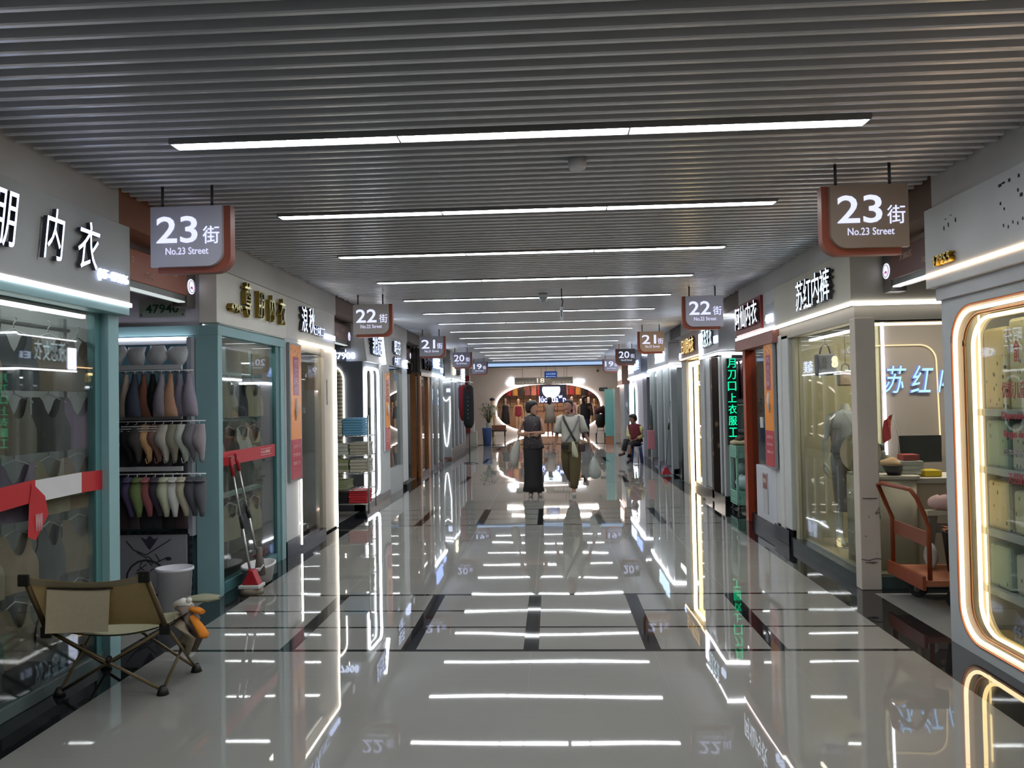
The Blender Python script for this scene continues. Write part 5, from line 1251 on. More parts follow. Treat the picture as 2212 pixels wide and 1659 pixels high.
MB().box(2.46, 2.468, 12.35, 13.2, .1, 2.12).build('glass_pane', GLASS, t)
MB().box(2.42, 2.55, 12.02, 13.5, 0, .1).build('sill', M('2A2A2C', .2), t)
struct('wall_right', MB().box(2.61, 4.3, 13.91, 13.97, 0, 2.62), M('8A8A88', .6))
for q, y in enumerate((12.55, 12.95)):
    mannequin('torso-dressed mannequin %s in the gold-lined right window' % ['in olive vest, left of a pair,', 'in brown dress, right of a pair,'][1-q], (2.75, y, .1), M('9A8070', .4), [(DRESS if q else SWIM, 'outfit', M(['5A4A3A', '6A3C34'][q], .8))], False, .92, group='mannequins in the gold-lined window')
t = thing('mop', 'red-headed mop leaning by the white pillar under the 21 street sign', 'mop', (2.24, 15.0, 0))
MB().tube([(2.22, 15.0, .2), (2.34, 15.0, 1.45)], .010).build('pole', M('8A8E92', .3, .7), t)
MB().tube([(2.285, 15.0, .9), (2.298, 15.0, 1.03)], .018).build('grip', M('141416', .5), t)
MB().prism([(2.13, .03), (2.19, .17), (2.24, .17), (2.32, .03)], 'y', 14.95, 15.05).build('head', M('A02030', .5), t, .006)
t = thing('coat', 'black coat hanging low in the right aisle beneath the gold-lit shop', 'coat', (2.48, 14.05, .8))
R = [[(2.50+a*cos(2*pi*k/14)*(1+.15*sin(4*2*pi*k/14)), 14.08+.07*sin(2*pi*k/14), z) for k in range(14)] for z, a in ((.80, .02), (.76, .07), (.6, .10), (.35, .12), (.02, .13), (.01, .1))]
MB().loft(R).build('cloth', M('121214', .8), t)
MB().tube([(2.50, 14.08, .78), (2.50, 14.03, .85)], .006).build('hook', M('8A8A8C', .3), t)

# ------------------------------------------------------------------ R4, R5, R6
t = thing('shop_front', 'right shopfront behind the 21 street sign with white lit characters', 'shop front', (FR, 16.5, 0))
MB().box(2.36, 2.6, 15.3, 18.6, 2.20, 2.62).box(2.6, 4, 15.3, 15.38, 2.2, 2.62).build('fascia', M('BEBCBE', .45), t)
MB().box(2.35, 2.37, 15.28, 18.6, 2.13, 2.18).box(2.35, 4, 15.27, 15.3, 2.13, 2.18).build('led_strip', E('F8FAFF', 6), t)
text('知品舒', (2.345, 16.4, 2.42), 1.3, .28, 'R', E('CDEBFF', 1.0, False), t, 'lettering', .02, .03)
for a in (15.3, 16.2, 17.2, 18.4): MB().box(2.40, 2.52, a, a+.16, 0, 2.15).build('post', M('9AA2A6', .4), t, .004)
MB().box(2.48, 2.488, 15.46, 18.4, .1, 2.13).build('glass_pane', GLASS, t)
MB().box(2.46, 4, 15.34, 15.40, .1, 2.13).build('side_pane', GLASS, t)
MB().box(2.42, 2.55, 15.3, 18.6, 0, .1).build('sill', M('2A2C2E', .2), t)
struct('wall_right', MB().box(2.61, 4.3, 18.5, 18.59, 0, 2.62), M('8A8C90', .6))
t = thing('umbrella', 'closed grey umbrella hanging by the seated person', 'umbrella', (2.33, 17.9, 1.2))
MB().tube([(2.33, 17.9, 1.36), (2.33, 17.9, 1.2), (2.33, 17.9, .75), (2.33, 17.9, .66)], [.012, .03, .045, .006], 10).build('canopy', M('3E4A4A', .7), t)
MB().tube([(2.33, 17.9, 1.36), (2.33, 17.9, 1.44), (2.36, 17.9, 1.46), (2.38, 17.9, 1.43)], .006).build('handle', M('6E7E7A', .4), t)
t = thing('shopping_bag', 'pink shopping bag beside the seated person', 'bag', (2.28, 17.6, .5))
MB().box(2.20, 2.36, 17.55, 17.65, .35, .78).build('pouch', M('B0707A', .6), t, .01)
MB().tube([(2.24, 17.6, .78), (2.26, 17.6, .88), (2.30, 17.6, .88), (2.32, 17.6, .78)], .005).build('handle', M('A8606A', .6), t)
t = thing('shop_front', 'right shopfront behind the 20 street sign with pale blue characters', 'shop front', (FR, 21, 0))
MB().box(2.36, 2.6, 19.95, 23.25, 2.16, 2.62).box(2.6, 4, 19.95, 20.05, 2.16, 2.62).build('fascia', M('8E96A6', .4), t)
MB().box(2.35, 2.37, 19.93, 23.25, 2.08, 2.14).box(2.35, 4, 19.92, 19.95, 2.08, 2.14).box(2.4, 4, 19.93, 19.95, 2.64, 2.68).build('led_strip', E('F4F8FF', 6), t)
text('雅丝', (2.345, 20.9, 2.42), 1.1, .26, 'R', BLUEL, t, 'lettering', .02, .03)
text('依丽', (2.345, 22.3, 2.38), 1.2, .28, 'R', WHT, t, 'lettering', .02, .03)
MB().box(2.40, 2.5, 19.95, 23.25, 0, 2.08).build('front_panel', M('A4A2AE', .5), t)
led_loop('R', -.02, 21.3, 22.1, .45, 1.95, .35, .025, E('F0F4FF', 2.2), t)
led_loop('R', -.02, 22.5, 23.0, .45, 1.95, .12, .02, E('F0F4FF', 5), t)
MB().box(2.375, 2.385, 21.4, 22.0, .55, 1.85).build('mirror', M('7E9098', .05, .8), t)
t = thing('shop_front', 'far right shopfront with peach lit letters above a teal board', 'shop front', (FR, 25, 0))
MB().box(2.30, 2.7, 24.6, 26.2, 1.98, 2.62).build('fascia', M('A07E70', .5), t)
MB().box(2.28, 2.30, 24.6, 26.2, 1.92, 1.96).build('led_strip', E('FFD8C8', 4), t)
text('内衣', (2.29, 25.3, 2.30), 1.0, .34, 'R', E('FFD8C0', 2.4, False), t, 'lettering', .02, .03)
MB().box(2.36, 2.6, 24.6, 26.2, 0, 1.98).build('front_panel', M('9AA0A6', .5), t)
struct('wall_right', MB().box(2.6, 5, 24.6, 24.66, 0, 2.62), M('8A8C90', .6))
t = thing('board', 'tall teal board standing at the far right end of the corridor', 'board', (1.96, 25.6, 0))
MB().box(1.80, 2.08, 25.55, 25.62, .28, 1.85).build('panel', M('5E9C96', .45), t, .005)
MB().box(2.08, 2.14, 25.54, 25.62, 0, 1.85).build('edge_post', M('8AA8A6', .4), t)
MB().box(1.80, 2.08, 25.57, 25.60, 0, .28).build('copper_base', M('A06C50', .3, .5), t)
t = thing('wall_phone', 'small grey device with a dangling cord on the far right wall', 'device', (2.34, 23.9, 1.3))
MB().box(2.28, 2.36, 23.4, 23.5, 1.25, 1.42).build('case', M('5A6266', .5), t, .01)
MB().tube([(2.30, 23.45, 1.26), (2.33, 23.45, 1.1), (2.36, 23.45, 1.05), (2.35, 23.45, 1.2)], .006).build('cord', M('4A5054', .6), t)

# ------------------------------------------------------------------ fill lamps added to brighten the shop interiors
def shop_fill_lamp(side, y0, y1, d, z, st, where, c='EEF4F2', w=.03):
    t = thing('ceiling_light', 'added fill lamp at the top inside %s' % where, 'ceiling light', (SX(side, d), (y0+y1)/2, z), 'fill lamps added inside the shops')
    q = MB(); sbox(q, side, d-w, d+w, y0, y1, z, z+.02); q.build('diffuser', E(c, st), t)
    q = MB(); sbox(q, side, d-w-.01, d+w+.01, y0-.01, y1+.01, z+.02, z+.035); q.build('housing', M('A0A2A2', .4), t)
shop_fill_lamp('L', 2.4, 4.3, .62, 2.3, 9, 'the nearest left shop')
shop_fill_lamp('L', 1.0, 4.3, .062, 2.045, 2.2, 'the nearest left window', w=.012)
shop_fill_lamp('L', 6.1, 7.2, .34, 2.2, 9, 'the teal corner shop')
shop_fill_lamp('L', 7.95, 8.75, .34, 2.2, 9, 'the cream outlined shop', 'FFF0DC')
shop_fill_lamp('L', 10.9, 11.4, .40, 2.3, 7, 'the slate-blue shop')
shop_fill_lamp('L', 12.5, 13.3, .34, 2.3, 9, 'the pale grey two-row lettered shop')
shop_fill_lamp('L', 15.6, 16.2, .34, 2.3, 7, 'the wooden-post shop', 'FFE8C8')
shop_fill_lamp('L', 17.0, 18.3, .34, 2.3, 7, 'the blue lettered shop')
shop_fill_lamp('R', 6.3, 7.6, .16, 2.05, 5, 'the right corner display window', 'FFF2DC', .012)
shop_fill_lamp('R', 8.5, 9.3, .34, 2.3, 9, 'the red sign shop')
shop_fill_lamp('R', 10.9, 11.5, .34, 2.0, 7, 'the silver corner shop')
shop_fill_lamp('R', 12.8, 13.4, .40, 2.3, 9, 'the gold-lined shop', 'FFE2B8')
shop_fill_lamp('R', 15.8, 18.0, .50, 2.3, 9, 'the shop under the 21 sign')

# ------------------------------------------------------------------ hand truck, bucket and things in the right aisle
t = thing('hand_truck', 'orange-red platform hand truck parked at the right aisle mouth', 'hand truck', (2.8, 5.75, 0))
OR = M('7C3410', .4, 0, .5, .15, 20)
MB().box(2.56, 3.3, 5.45, 5.98, .17, .215).build('platform', M('96583A', .5, 0, .5, .15, 12), t, .006)
MB().box(2.55, 2.575, 5.43, 5.99, .15, .25).build('front_rim', OR, t, .004)
MB().tube([(2.585, 5.96, .20), (2.585, 5.96, .58), (2.545, 5.96, .68), (2.485, 5.96, .83), (2.49, 5.90, .845), (2.51, 5.60, .845), (2.525, 5.52, .84), (2.56, 5.50, .78), (2.60, 5.48, .66), (2.62, 5.47, .58), (2.62, 5.47, .20)], .016, 10).build('handle', OR, t)
MB().add([(2.588, 5.96, .46), (2.618, 5.47, .44), (2.618, 5.47, .545), (2.588, 5.96, .56), (2.598, 5.96, .46), (2.628, 5.47, .44), (2.628, 5.47, .545), (2.598, 5.96, .56)], [(0, 1, 2, 3), (7, 6, 5, 4), (0, 4, 5, 1), (3, 2, 6, 7), (0, 3, 7, 4), (1, 5, 6, 2)]).build('brace_plate', M('7A4430', .5), t)
for x, y, r in ((2.72, 5.86, .062), (2.83, 5.54, .062), (3.2, 5.86, .062)):
    w_ = MB().tube([(x-.02, y-.02, r), (x+.015, y+.02, r)], r, 20, 0, 1, (0, 0, 1)).build('wheel', M('181818', .6), t, .004)
    MB().tube([(x-.026, y-.026, r), (x+.022, y+.026, r)], .022, 12, 0, 1, (0, 0, 1)).build('hub', M('6A6A66', .4, .5), w_)
    MB().box(x-.035, x-.028, y-.03, y+.03, r-.01, .17).box(x+.022, x+.029, y-.03, y+.03, r-.01, .17).box(x-.035, x+.03, y-.03, y+.03, .16, .172).build('fork', M('8E8A80', .4, .4), t)
t = thing('bucket', 'black bucket full of copper-coloured hangers standing on the hand truck', 'bucket', (2.93, 5.72, .215))
MB().rings([(2.95, 5.70, .218, .085, .085), (2.95, 5.70, .50, .115, .115), (2.95, 5.70, .505, .122, .122), (2.95, 5.70, .515, .122, .122), (2.95, 5.70, .50, .105, .105), (2.95, 5.70, .3, .09, .09)], 24).build('body', M('16110F', .4), t)
mb = MB(); rn = random.Random(4)
for k in range(22):
    a = rn.random()*6.28; x, y = 2.95+.07*cos(a), 5.70+.07*sin(a)
    mb.tube([(x, y, .49), (x+rn.uniform(-.07, .07), y+rn.uniform(-.05, .05), .515+rn.random()*.03), (x+rn.uniform(-.1, .1), y+rn.uniform(-.05, .05), .51+rn.random()*.03)], .004, 5)
tag(mb.build('hangers', M('C07858', .25, .7), None), 'tangle of copper hangers heaped in the black bucket', 'hangers', None, 'stuff')
t = thing('stool', 'taupe wooden stool with handle slot behind the black bucket', 'stool', (3.05, 5.95, 0))
MB().box(2.86, 3.2, 5.98, 6.05, .58, .62).build('seat', M('B0A894', .5), t, .004)
MB().prism([(2.88, .58), (2.94, .58), (2.89, .22), (2.85, .22)], 'y', 5.99, 6.04).build('leg', M('6A6056', .5), t)
MB().box(2.93, 3.2, 5.99, 6.04, .45, .52).build('apron', M('6A6056', .5), t)
lump('plastic_bag', 'pale pink plastic bag on the taupe stool', 'bag', (2.98, 6.0, .68), (.10, .05, .06), 'C8A8A0', None, 7)
lump('plastic_bag', 'white plastic bag between the black bucket and hand truck handle', 'bag', (2.80, 5.82, .31), (.045, .06, .09), 'B4B4B0', None, 8)
lump('cap', 'grey and black cap resting at the right end of the aisle counter', 'cap', (3.12, 6.06, .80), (.07, .05, .09), '7A7C70', None, 9)
MBp = MB().box(2.46, 2.50, 4.9, 4.905, 1.5, 1.6)

# ------------------------------------------------------------------ towel trolley before the slate-blue shop
t = thing('display_trolley', 'wire shelf trolley with four tiers at the left aisle mouth', 'trolley', (-2.75, 10.25, 0))
MT = M('B0B2AE', .25, .7)
for x in (-3.05, -2.45):
    for y in (10.05, 10.45): MB().tube([(x, y, .10), (x, y, 1.36)], .010).build('post', MT, t)
MB().tube([(-2.45, 10.05, 0.05), (-2.45, 10.05, 1.36)], .014).build('front_post', MT, t)
for z in (.36, .58, .82, 1.08):
    mb = MB().tube([(-3.05, 10.05, z), (-2.45, 10.05, z)], .006).tube([(-3.05, 10.45, z), (-2.45, 10.45, z)], .006)
    for k in range(13): mb.tube([(-3.05+k*.05, 10.05, z), (-3.05+k*.05, 10.45, z)], .003, 4)
    mb.build('wire_shelf', MT, t)
for x in (-3.0, -2.5): MB().tube([(x-.012, 10.1, .04), (x+.012, 10.1, .04)], .04, 14, 0, 1, (0, 0, 1)).build('caster', M('1E1E20', .5), t)
def stack(x0, x1, z0, n, h, cols, desc):
    for k in range(n):
        c = cols[k % len(cols)]
        o = MB().box(x0+.004*sin(k*2.3), x1+.004*cos(k*1.9), 10.07, 10.40, z0+k*h, z0+(k+1)*h-.003).build('towel', M(c, .85), None, .006)
        tag(o, '%s, %s from bottom' % (desc, ORD[k]), 'towel', desc+' stack')
stack(-2.98, -2.81, 1.09, 6, .036, ['B8B8AE'], 'white towel, top left of the wire trolley')
stack(-2.80, -2.53, 1.09, 7, .034, ['5C92B4'], 'blue towel, top right of the wire trolley')
stack(-3.0, -2.73, .83, 3, .05, ['AEB4AC'], 'pale green cover, second tier left of the wire trolley')
stack(-2.71, -2.47, .83, 4, .042, ['9C9A8E'], 'cream cover, second tier right of the wire trolley')
stack(-3.0, -2.73, .60, 4, .042, ['A0A092', '7E8A62'], 'green edged cover, third tier left of the wire trolley')
stack(-2.71, -2.47, .60, 4, .042, ['A6A498'], 'cream cover, third tier right of the wire trolley')
stack(-3.0, -2.75, .37, 4, .03, ['8C9672'], 'green cover on the lowest tier of the wire trolley')
stack(-2.98, -2.74, .185, 5, .03, ['141416'], 'black folded item, base of the wire trolley')
stack(-2.73, -2.49, .185, 5, .034, ['B02430'], 'red folded item, base of the wire trolley')
MB_ = MB().box(-3.0, -2.48, 10.06, 10.42, .165, .182)
o = MB_.build('lower_board', MT, t)

# ------------------------------------------------------------------ folding chair in the left foreground
t = thing('folding_chair', 'low khaki folding camp chair seen from behind, left foreground', 'chair', (-2.4, 4.05, 0))
KH = M('CDB27C', .8, 0, .3, .1, 40); KH2 = M('CFC2A4', .8, 0, .3, .1, 60); FR_ = M('6A5C40', .35, .3)
# back cloth: (u 0..1 along width, v 0 bottom..1 top)
A0, A1 = V(-2.63, 3.84, .38), V(-2.01, 3.86, .39)      # bottom corners
B0, B1 = V(-2.635, 3.68, .685), V(-2.03, 3.70, .695)   # top corners
def backpt(u, v, th=0):
    p = (A0.lerp(A1, u)).lerp(B0.lerp(B1, u), v)
    sag = 4*u*(1-u)
    p = p+V(0, .05*sag*(.3+.7*v)+.10*sag*(1-v), -.05*sag*v*v-.02*sag*(1-v))
    return p+V(0, th, 0)
for th, nm in ((0, 'back_cloth'),):
    mb = MB(); n = 16; L = 8
    for t2 in (0, .006):
        mb.add([backpt(i/n, j/L, t2) for j in range(L+1) for i in range(n+1)], [(j*(n+1)+i, j*(n+1)+i+1, (j+1)*(n+1)+i+1, (j+1)*(n+1)+i) for j in range(L) for i in range(n)], 0, True)
    mb.build(nm, KH, t)
mb = MB(); mb.add([backpt(i/16, .86+.14*j, -.004) for j in (0, 1) for i in range(17)], [(i, i+1, 18+i, 17+i) for i in range(16)], 0, True); mb.build('top_hem', M('A89C80', .8), t)
def pockpt(u, v):
    p = backpt(u, .83, -.014); q = backpt(u, .0, -.014)
    return V(p.x-.05*(1-v), p.y+(q.y-p.y)*(1-v)*.35, p.z+(q.z-p.z)*(1-v)*1.0)
mb = MB(); mb.add([pockpt(.13+.50*i/8, j/4) for j in range(5) for i in range(9)], [(j*9+i, j*9+i+1, (j+1)*9+i+1, (j+1)*9+i) for j in range(4) for i in range(8)], 0, True); mb.build('pocket', KH2, t)
MB().tube([backpt(.13+.52*i/8, .83, -.014) for i in range(9)], .006, 6, 0, .7).build('pocket_edge', M('15120E', .6), t)
# seat cloth sling
mb = MB(); R = []
C0, C1 = V(-2.60, 4.30, .37), V(-2.04, 4.30, .37)
for j in range(9):
    v = j/8; row = []
    for i in range(13):
        u = i/12; p = A0.lerp(A1, u).lerp(C0.lerp(C1, u), v); sag = 4*u*(1-u)*(.55+.45*4*v*(1-v)); row.append(p+V(0, 0, -.085*sag))
    R.append(row)
mb.loft(R, 0, False, True, False); mb.loft([[p+V(0, 0, .005) for p in r] for r in R], 0, False, True, False)
mb.build('seat_cloth', M('908C74', .8), t)
for a, b in ((A0, B0), (A1, B1)): MB().tube([a+V(0, -.012, 0), b+V(0, -.012, 0)], .013).build('back_pole', M('5E4E34', .4, .3), t)
for p in (B0, B1, A0, A1):
    MB().box(p.x-.03, p.x+.03, p.y-.022, p.y-.008, p.z-.045, p.z+.015).build('corner_patch', M('14120E', .5), t, .006)
F = [V(-2.63, 3.93, .02), V(-2.08, 3.95, .02), V(-2.62, 4.34, .02), V(-2.06, 4.29, .02)]
T = [A0, A1, C0, C1]
for a, b in ((0, 1), (1, 0), (2, 3), (3, 2), (0, 2), (2, 0), (1, 3), (3, 1)):
    MB().tube([T[a]+V(0, 0, -.01), F[b]], .008, 7).build('cross_leg', FR_, t)
for i, p in enumerate(F):
    MB().rings([(p.x, p.y, 0, .032, .03), (p.x, p.y, .022, .026, .024), (p.x, p.y, .045, .014, .014)], 12).build('foot', M('0E0C0A', .5), t)
for a, b in ((0, 1), (2, 3), (0, 2), (1, 3)):
    c = (T[a]+F[b]+T[b]+F[a])/4
    MB().ball(tuple(c), .016, .02, .02, 8).build('joint', M('14110C', .5), t)
# goose plush over the chair arm
t = thing('plush_toy', 'grey-brown plush with white top and orange feet draped over the khaki chair', 'plush toy', (-2.02, 4.2, .3))
MB().tube([(-2.12, 4.22, .385), (-2.05, 4.17, .385), (-2.01, 4.15, .33), (-2.00, 4.15, .25), (-2.015, 4.16, .16)], [.03, .045, .05, .055, .02], 14, 0, .5).build('body', M('6E645C', .95, 0, .2, .35, 50), t)
MB().tube([(-2.10, 4.17, .36), (-2.045, 4.11, .32), (-2.025, 4.11, .24), (-2.03, 4.12, .15)], [.025, .05, .05, .012], 12, 0, .3).build('wing', M('A29684', .95, 0, .2, .3, 40), t)
MB().tube([(-2.16, 4.25, .39), (-2.10, 4.22, .41), (-2.04, 4.2, .395)], [.02, .03, .02], 10).ball((-2.055, 4.2, .43), .016).build('head', M('C4C4C2', .9), t)
for pts in ([(-2.04, 4.18, .39), (-1.98, 4.14, .39), (-1.94, 4.12, .385)], [(-2.00, 4.12, .36), (-1.95, 4.09, .32), (-1.91, 4.07, .275), (-1.895, 4.06, .265)]):
    r = [.018, .028, .018] if len(pts) == 3 else [.02, .026, .032, .012]
    MB().tube(pts, r, 10, 0, .6).build('foot', M('C8781E', .9), t)
lump('cloth_bundle', 'green-grey cloth folded over the khaki chair beyond the plush toy', 'cloth', (-2.05, 4.36, .40), (.10, .07, .02), '868670', None, 11)

# ------------------------------------------------------------------ clothes stand in the corridor, left
t = thing('clothes_stand', 'thin black clothes stand holding coloured garments on the left of the corridor', 'clothes stand', (-2.02, 18.5, 0))
MB().tube([(-2.0, 18.45, 0), (-2.0, 18.45, 2.0)], .011).build('pole', M('1A1A1C', .4), t)
MB().tube([(-2.0, 18.3, 2.0), (-2.0, 19.4, 2.0)], .010).tube([(-2.35, 18.5, 1.98), (-1.95, 18.5, 2.0)], .008).build('crossbar', M('8A8C8E', .3, .6), t)
for a in (.3, 2.4, 4.5): MB().tube([(-2.0, 18.45, .03), (-2.0+.2*cos(a), 18.45+.2*sin(a), .01)], .009).build('foot', M('1A1A1C', .4), t)
for q, (c, cn, x, y, zb, wd) in enumerate((('0C0C0E', 'black button-front', -2.0, 18.36, .88, .13), ('7E1424', 'crimson', -2.13, 18.62, 1.05, .12), ('6A1620', 'dark red', -2.17, 18.8, 1.1, .11), ('6A6478', 'grey-violet', -2.26, 19.0, 1.25, .07))):
    g = thing('dress', '%s dress hanging on the thin stand at the left of the corridor' % cn, 'dress', (x, y, 1.98), 'dresses on the thin stand')
    R = [[(x+a*cos(2*pi*k/18)*(1+.06*sin(5*2*pi*k/18)), y+b*sin(2*pi*k/18), z) for k in range(18)] for z, a, b in ((1.93, .03, .02), (1.90, wd*.7, .035), (1.84, wd*.95, .05), (1.5, wd, .055), ((1.5+zb)/2, wd*1.0, .06), (zb+.1, wd*.95, .06), (zb, wd*.6, .05), (zb-.005, .04, .03))]
    MB().loft(R).build('cloth', M(c, .85), g)
    MB().tube([(x, y, 1.93), (x, y, 1.99)], .004).build('hanger_hook', M('9A9C9E', .3), g)
    if q == 0:
        mb = MB()
        for k in range(6): mb.ball((x-.01, y-.058, 1.62-.10*k), .008, .004, .008, 6)
        mb.build('buttons', M('C8C4A8', .3), g)
        MB().tube([(x-.06, y-.055, 1.90), (x-.04, y-.06, 1.78), (x-.01, y-.06, 1.75), (x+.02, y-.06, 1.80)], .02, 8, 0, .3).build('red_scarf', M('7A1428', .8), g)
# far-left clutter
rbox('storage_box', 'pale cream box stack at the far left pillar base', 'box', -2.80, -2.50, 25.3, 25.6, 0, .52, '9A9A8C', .01)
rbox('storage_box', 'white narrow box on top of the cream one at the far left', 'box', -2.80, -2.58, 25.3, 25.5, .52, .86, 'A8AAAA', .01)
t = thing('waste_bin', 'blue plastic bin at the far left end of the corridor', 'bin', (-2.18, 25.7, 0))
MB().rings([(-2.18, 25.7, 0, .13, .12), (-2.18, 25.7, .58, .165, .15), (-2.18, 25.7, .6, .175, .16), (-2.18, 25.7, .62, .17, .155), (-2.18, 25.7, .60, .15, .135), (-2.18, 25.7, .1, .12, .1)], 20).build('body', M('3E5484', .5), t)
t = thing('potted_plant', 'dried green plant in a tall glass vase behind the blue bin', 'plant', (-2.25, 26.6, 0))
MB().rings([(-2.22, 26.7, 0, .07, .07), (-2.22, 26.7, .5, .05, .05), (-2.22, 26.7, .75, .09, .09)], 14).build('vase', M('8A9890', .2), t)
mb = MB(); rn = random.Random(2)
for k in range(46):
    a = rn.random()*6.28; r = rn.uniform(.08, .30); z = rn.uniform(.95, 1.45)
    p0 = V(-2.22, 26.7, .7); p1 = V(-2.22+r*cos(a), 26.7+r*.5*sin(a), z); d = V(cos(a)*.05, .02, -.05)
    mb.tube([p0, p0.lerp(p1, .5)+V(0, 0, .08), p1], .004, 4); mb.tube([p1-d*.6, p1, p1+d], [.004, .022, .003], 6, 0, .3)
mb.build('foliage', M('3E5230', .8), t)
t = thing('flat_trolley', 'dark flat trolley carrying a brown box at the far left', 'trolley', (-1.98, 30.3, 0))
MB().box(-2.42, -1.78, 30.2, 30.7, .30, .35).build('platform', M('2A2A2C', .4), t, .006)
for x in (-2.34, -1.86): MB().tube([(x-.02, 30.3, .06), (x+.02, 30.3, .06)], .06, 14, 0, 1, (0, 0, 1)).box(x-.03, x+.03, 30.28, 30.32, .1, .30).build('caster', M('202022', .5), t)
rbox('cardboard_box', 'brown box on the dark flat trolley', 'box', -2.38, -1.82, 30.22, 30.6, .352, .55, '6E4434')
t = thing('pushchair', 'black pushchair with dark red hood at the far right', 'pushchair', (1.9, 29.5, 0))
MB().tube([(1.72, 29.6, .9), (1.82, 29.5, 1.08), (1.98, 29.4, 1.12), (2.1, 29.4, 1.0)], [.05, .14, .16, .08], 12).build('hood', M('3A1420', .8), t)
MB().rings([(1.9, 29.5, .42, .12, .14), (1.9, 29.5, .6, .2, .2), (1.92, 29.5, .95, .22, .2)], 14).build('seat', M('161416', .8), t)
for x in (1.72, 2.05): MB().tube([(x-.02, 29.5, .11), (x+.02, 29.5, .11)], .11, 16, 0, 1, (0, 0, 1)).build('wheel', M('101010', .6), t)
MB().tube([(1.74, 29.5, .12), (1.8, 29.5, .5), (1.72, 29.7, 1.0)], .012).tube([(2.04, 29.5, .12), (2.0, 29.5, .5), (2.04, 29.7, 1.0)], .012).tube([(1.74, 29.45, .30), (2.04, 29.45, .30)], .012).build('frame', M('8A8A8C', .3, .7), t)

# ------------------------------------------------------------------ corridor end
struct('ceiling', MB().box(-2.66, 2.4, 26.0, 26.12, 2.68, 3.08), M('7E96B4', .4))
t = thing('light_cove', 'pale blue glowing cove across the ceiling at the corridor end', 'light', (0, 25.98, 2.75))
MB().box(-2.6, 2.36, 25.97, 26.0, 2.70, 2.80).build('diffuser', E('A8C4E8', .35), t)
struct('trim_2', MB().box(-2.66, 2.4, 25.96, 26.13, 2.655, 2.69), M('2E3A4C', .4))
struct('ceiling', MB().box(-6.5, 6.5, 26.12, 34.2, 2.95, 3.08), M('8A7C64', .35))
for q, (y, a, b) in enumerate(((27.6, -1.7, -.1), (29.6, -1.6, 1.5), (31.8, -1.9, 1.9))):
    t = thing('ceiling_light', 'strip light %s in the olive ceiling past the corridor end' % ['nearest', 'second', 'farthest'][q], 'ceiling light', (0, y, 2.94))
    MB().box(a, b, y-.04, y+.04, 2.93, 2.95).build('diffuser', E('FFF4E8', 22), t)
END = M('BEB6B4', .6)
YE = 34.0
struct('wall_end', MB().box(-6.5, 6.5, YE+2.6, YE+2.7, 0, 3.1), END)
t = thing('shop_front', 'end shopfront with a big oval light ring around its window', 'shop front', (0, YE, 0))
for a, b in ((-6.5, -3.0), (3.0, 6.5)): MB().box(a, b, YE, YE+.1, 0, 3.0).build('side_panel', END, t)
# oval opening panel
n = 48; cx, cz, rx, rz = -.12, 1.16, 2.35, 1.10
inn = []; out = []
for k in range(n):
    a = 2*pi*k/n; e = 2.4
    ca, sa = cos(a), sin(a)
    x = cx+rx*(abs(ca)**(2/e))*(1 if ca > 0 else -1); z = cz+rz*(abs(sa)**(2/e))*(1 if sa > 0 else -1)
    inn.append((x, z)); dx, dz = x-cx, z-cz
    tx = ((3.0-cx) if dx > 0 else (-3.0-cx))/dx if abs(dx) > 1e-5 else 1e9
    tz = ((3.0-cz) if dz > 0 else (0-cz))/dz if abs(dz) > 1e-5 else 1e9
    q = min(tx, tz); out.append((cx+dx*q, cz+dz*q))
for c in ((-3, 0), (-3, 3), (3, 0), (3, 3)):
    i = min(range(n), key=lambda i: (out[i][0]-c[0])**2+(out[i][1]-c[1])**2); out[i] = c
mb = MB(); mb.add([(x, YE, z) for x, z in inn]+[(x, YE, z) for x, z in out]+[(x, YE+.12, z) for x, z in inn], [(i, (i+1) % n, n+(i+1) % n, n+i) for i in range(n)]+[(i, 2*n+i, 2*n+(i+1) % n, (i+1) % n) for i in range(n)])
mb.build('facade', END, t)
MB().tube([(x, YE-.03, z) for x, z in inn]+[(inn[0][0], YE-.03, inn[0][1])], .030, 8, 0, 1, (0, 1, 0)).build('oval_light', E('FFF0E4', 3), t)
MB().box(-3, 3, YE+2.4, YE+2.5, .01, 2.9).build('back_wall', M('9A7A68', .6), t)
mb = MB()
for k in range(17): mb.box(-2.6+k*.32, -2.57+k*.32, YE+2.2, YE+2.24, .9, 2.5)
for z in (1.2, 1.6, 2.0, 2.35): mb.box(-2.7, 2.7, YE+2.2, YE+2.24, z-.012, z+.012)
mb.build('grid_rack', M('2A2222', .4), t)
MB().box(-3, 3, YE+.2, YE+2.4, 2.6, 2.65).build('interior_ceiling', M('B0A090', .6), t)
MB().box(-1.8, 1.6, YE+.9, YE+1.1, 2.57, 2.6).build('interior_light', E('FFE0B8', 9), t)
MB().box(-3, 3, YE+.12, YE+2.4, .0, .01).build('interior_floor', M('A09488', .3), t)
t = thing('logo_sign', 'round glowing logo above blue-white lit letters at the end shop', 'sign', (0, YE-.3, 1.8))
MB().prism([(.02+.40*cos(a*pi/16)*(1), 1.98-.0+.36*min(.35, sin(a*pi/16)) if sin(a*pi/16) > 0 else 1.98+.40*sin(a*pi/16)) for a in range(32)], 'y', YE-.32, YE-.28).build('logo_disc', E('D8ECFF', .8, False), t)
mb = MB()
for a in range(5):
    mb.tube([(.02, YE-.325, 1.92), (.02+.16*cos(a*1.256+.3), YE-.325, 1.92+.12*sin(a*1.256+.3)), (.02+.2*cos(a*1.256+.8), YE-.325, 1.92+.16*sin(a*1.256+.8))], .014, 5)
mb.build('logo_pattern', E('9AC4E8', .5, False), t)
text('lúohuaʷn', (.07, YE-.30, 1.565), 1.18, .30, 'cam', E('A8B4FF', 1.3, False), t, 'lettering', .02, .02)
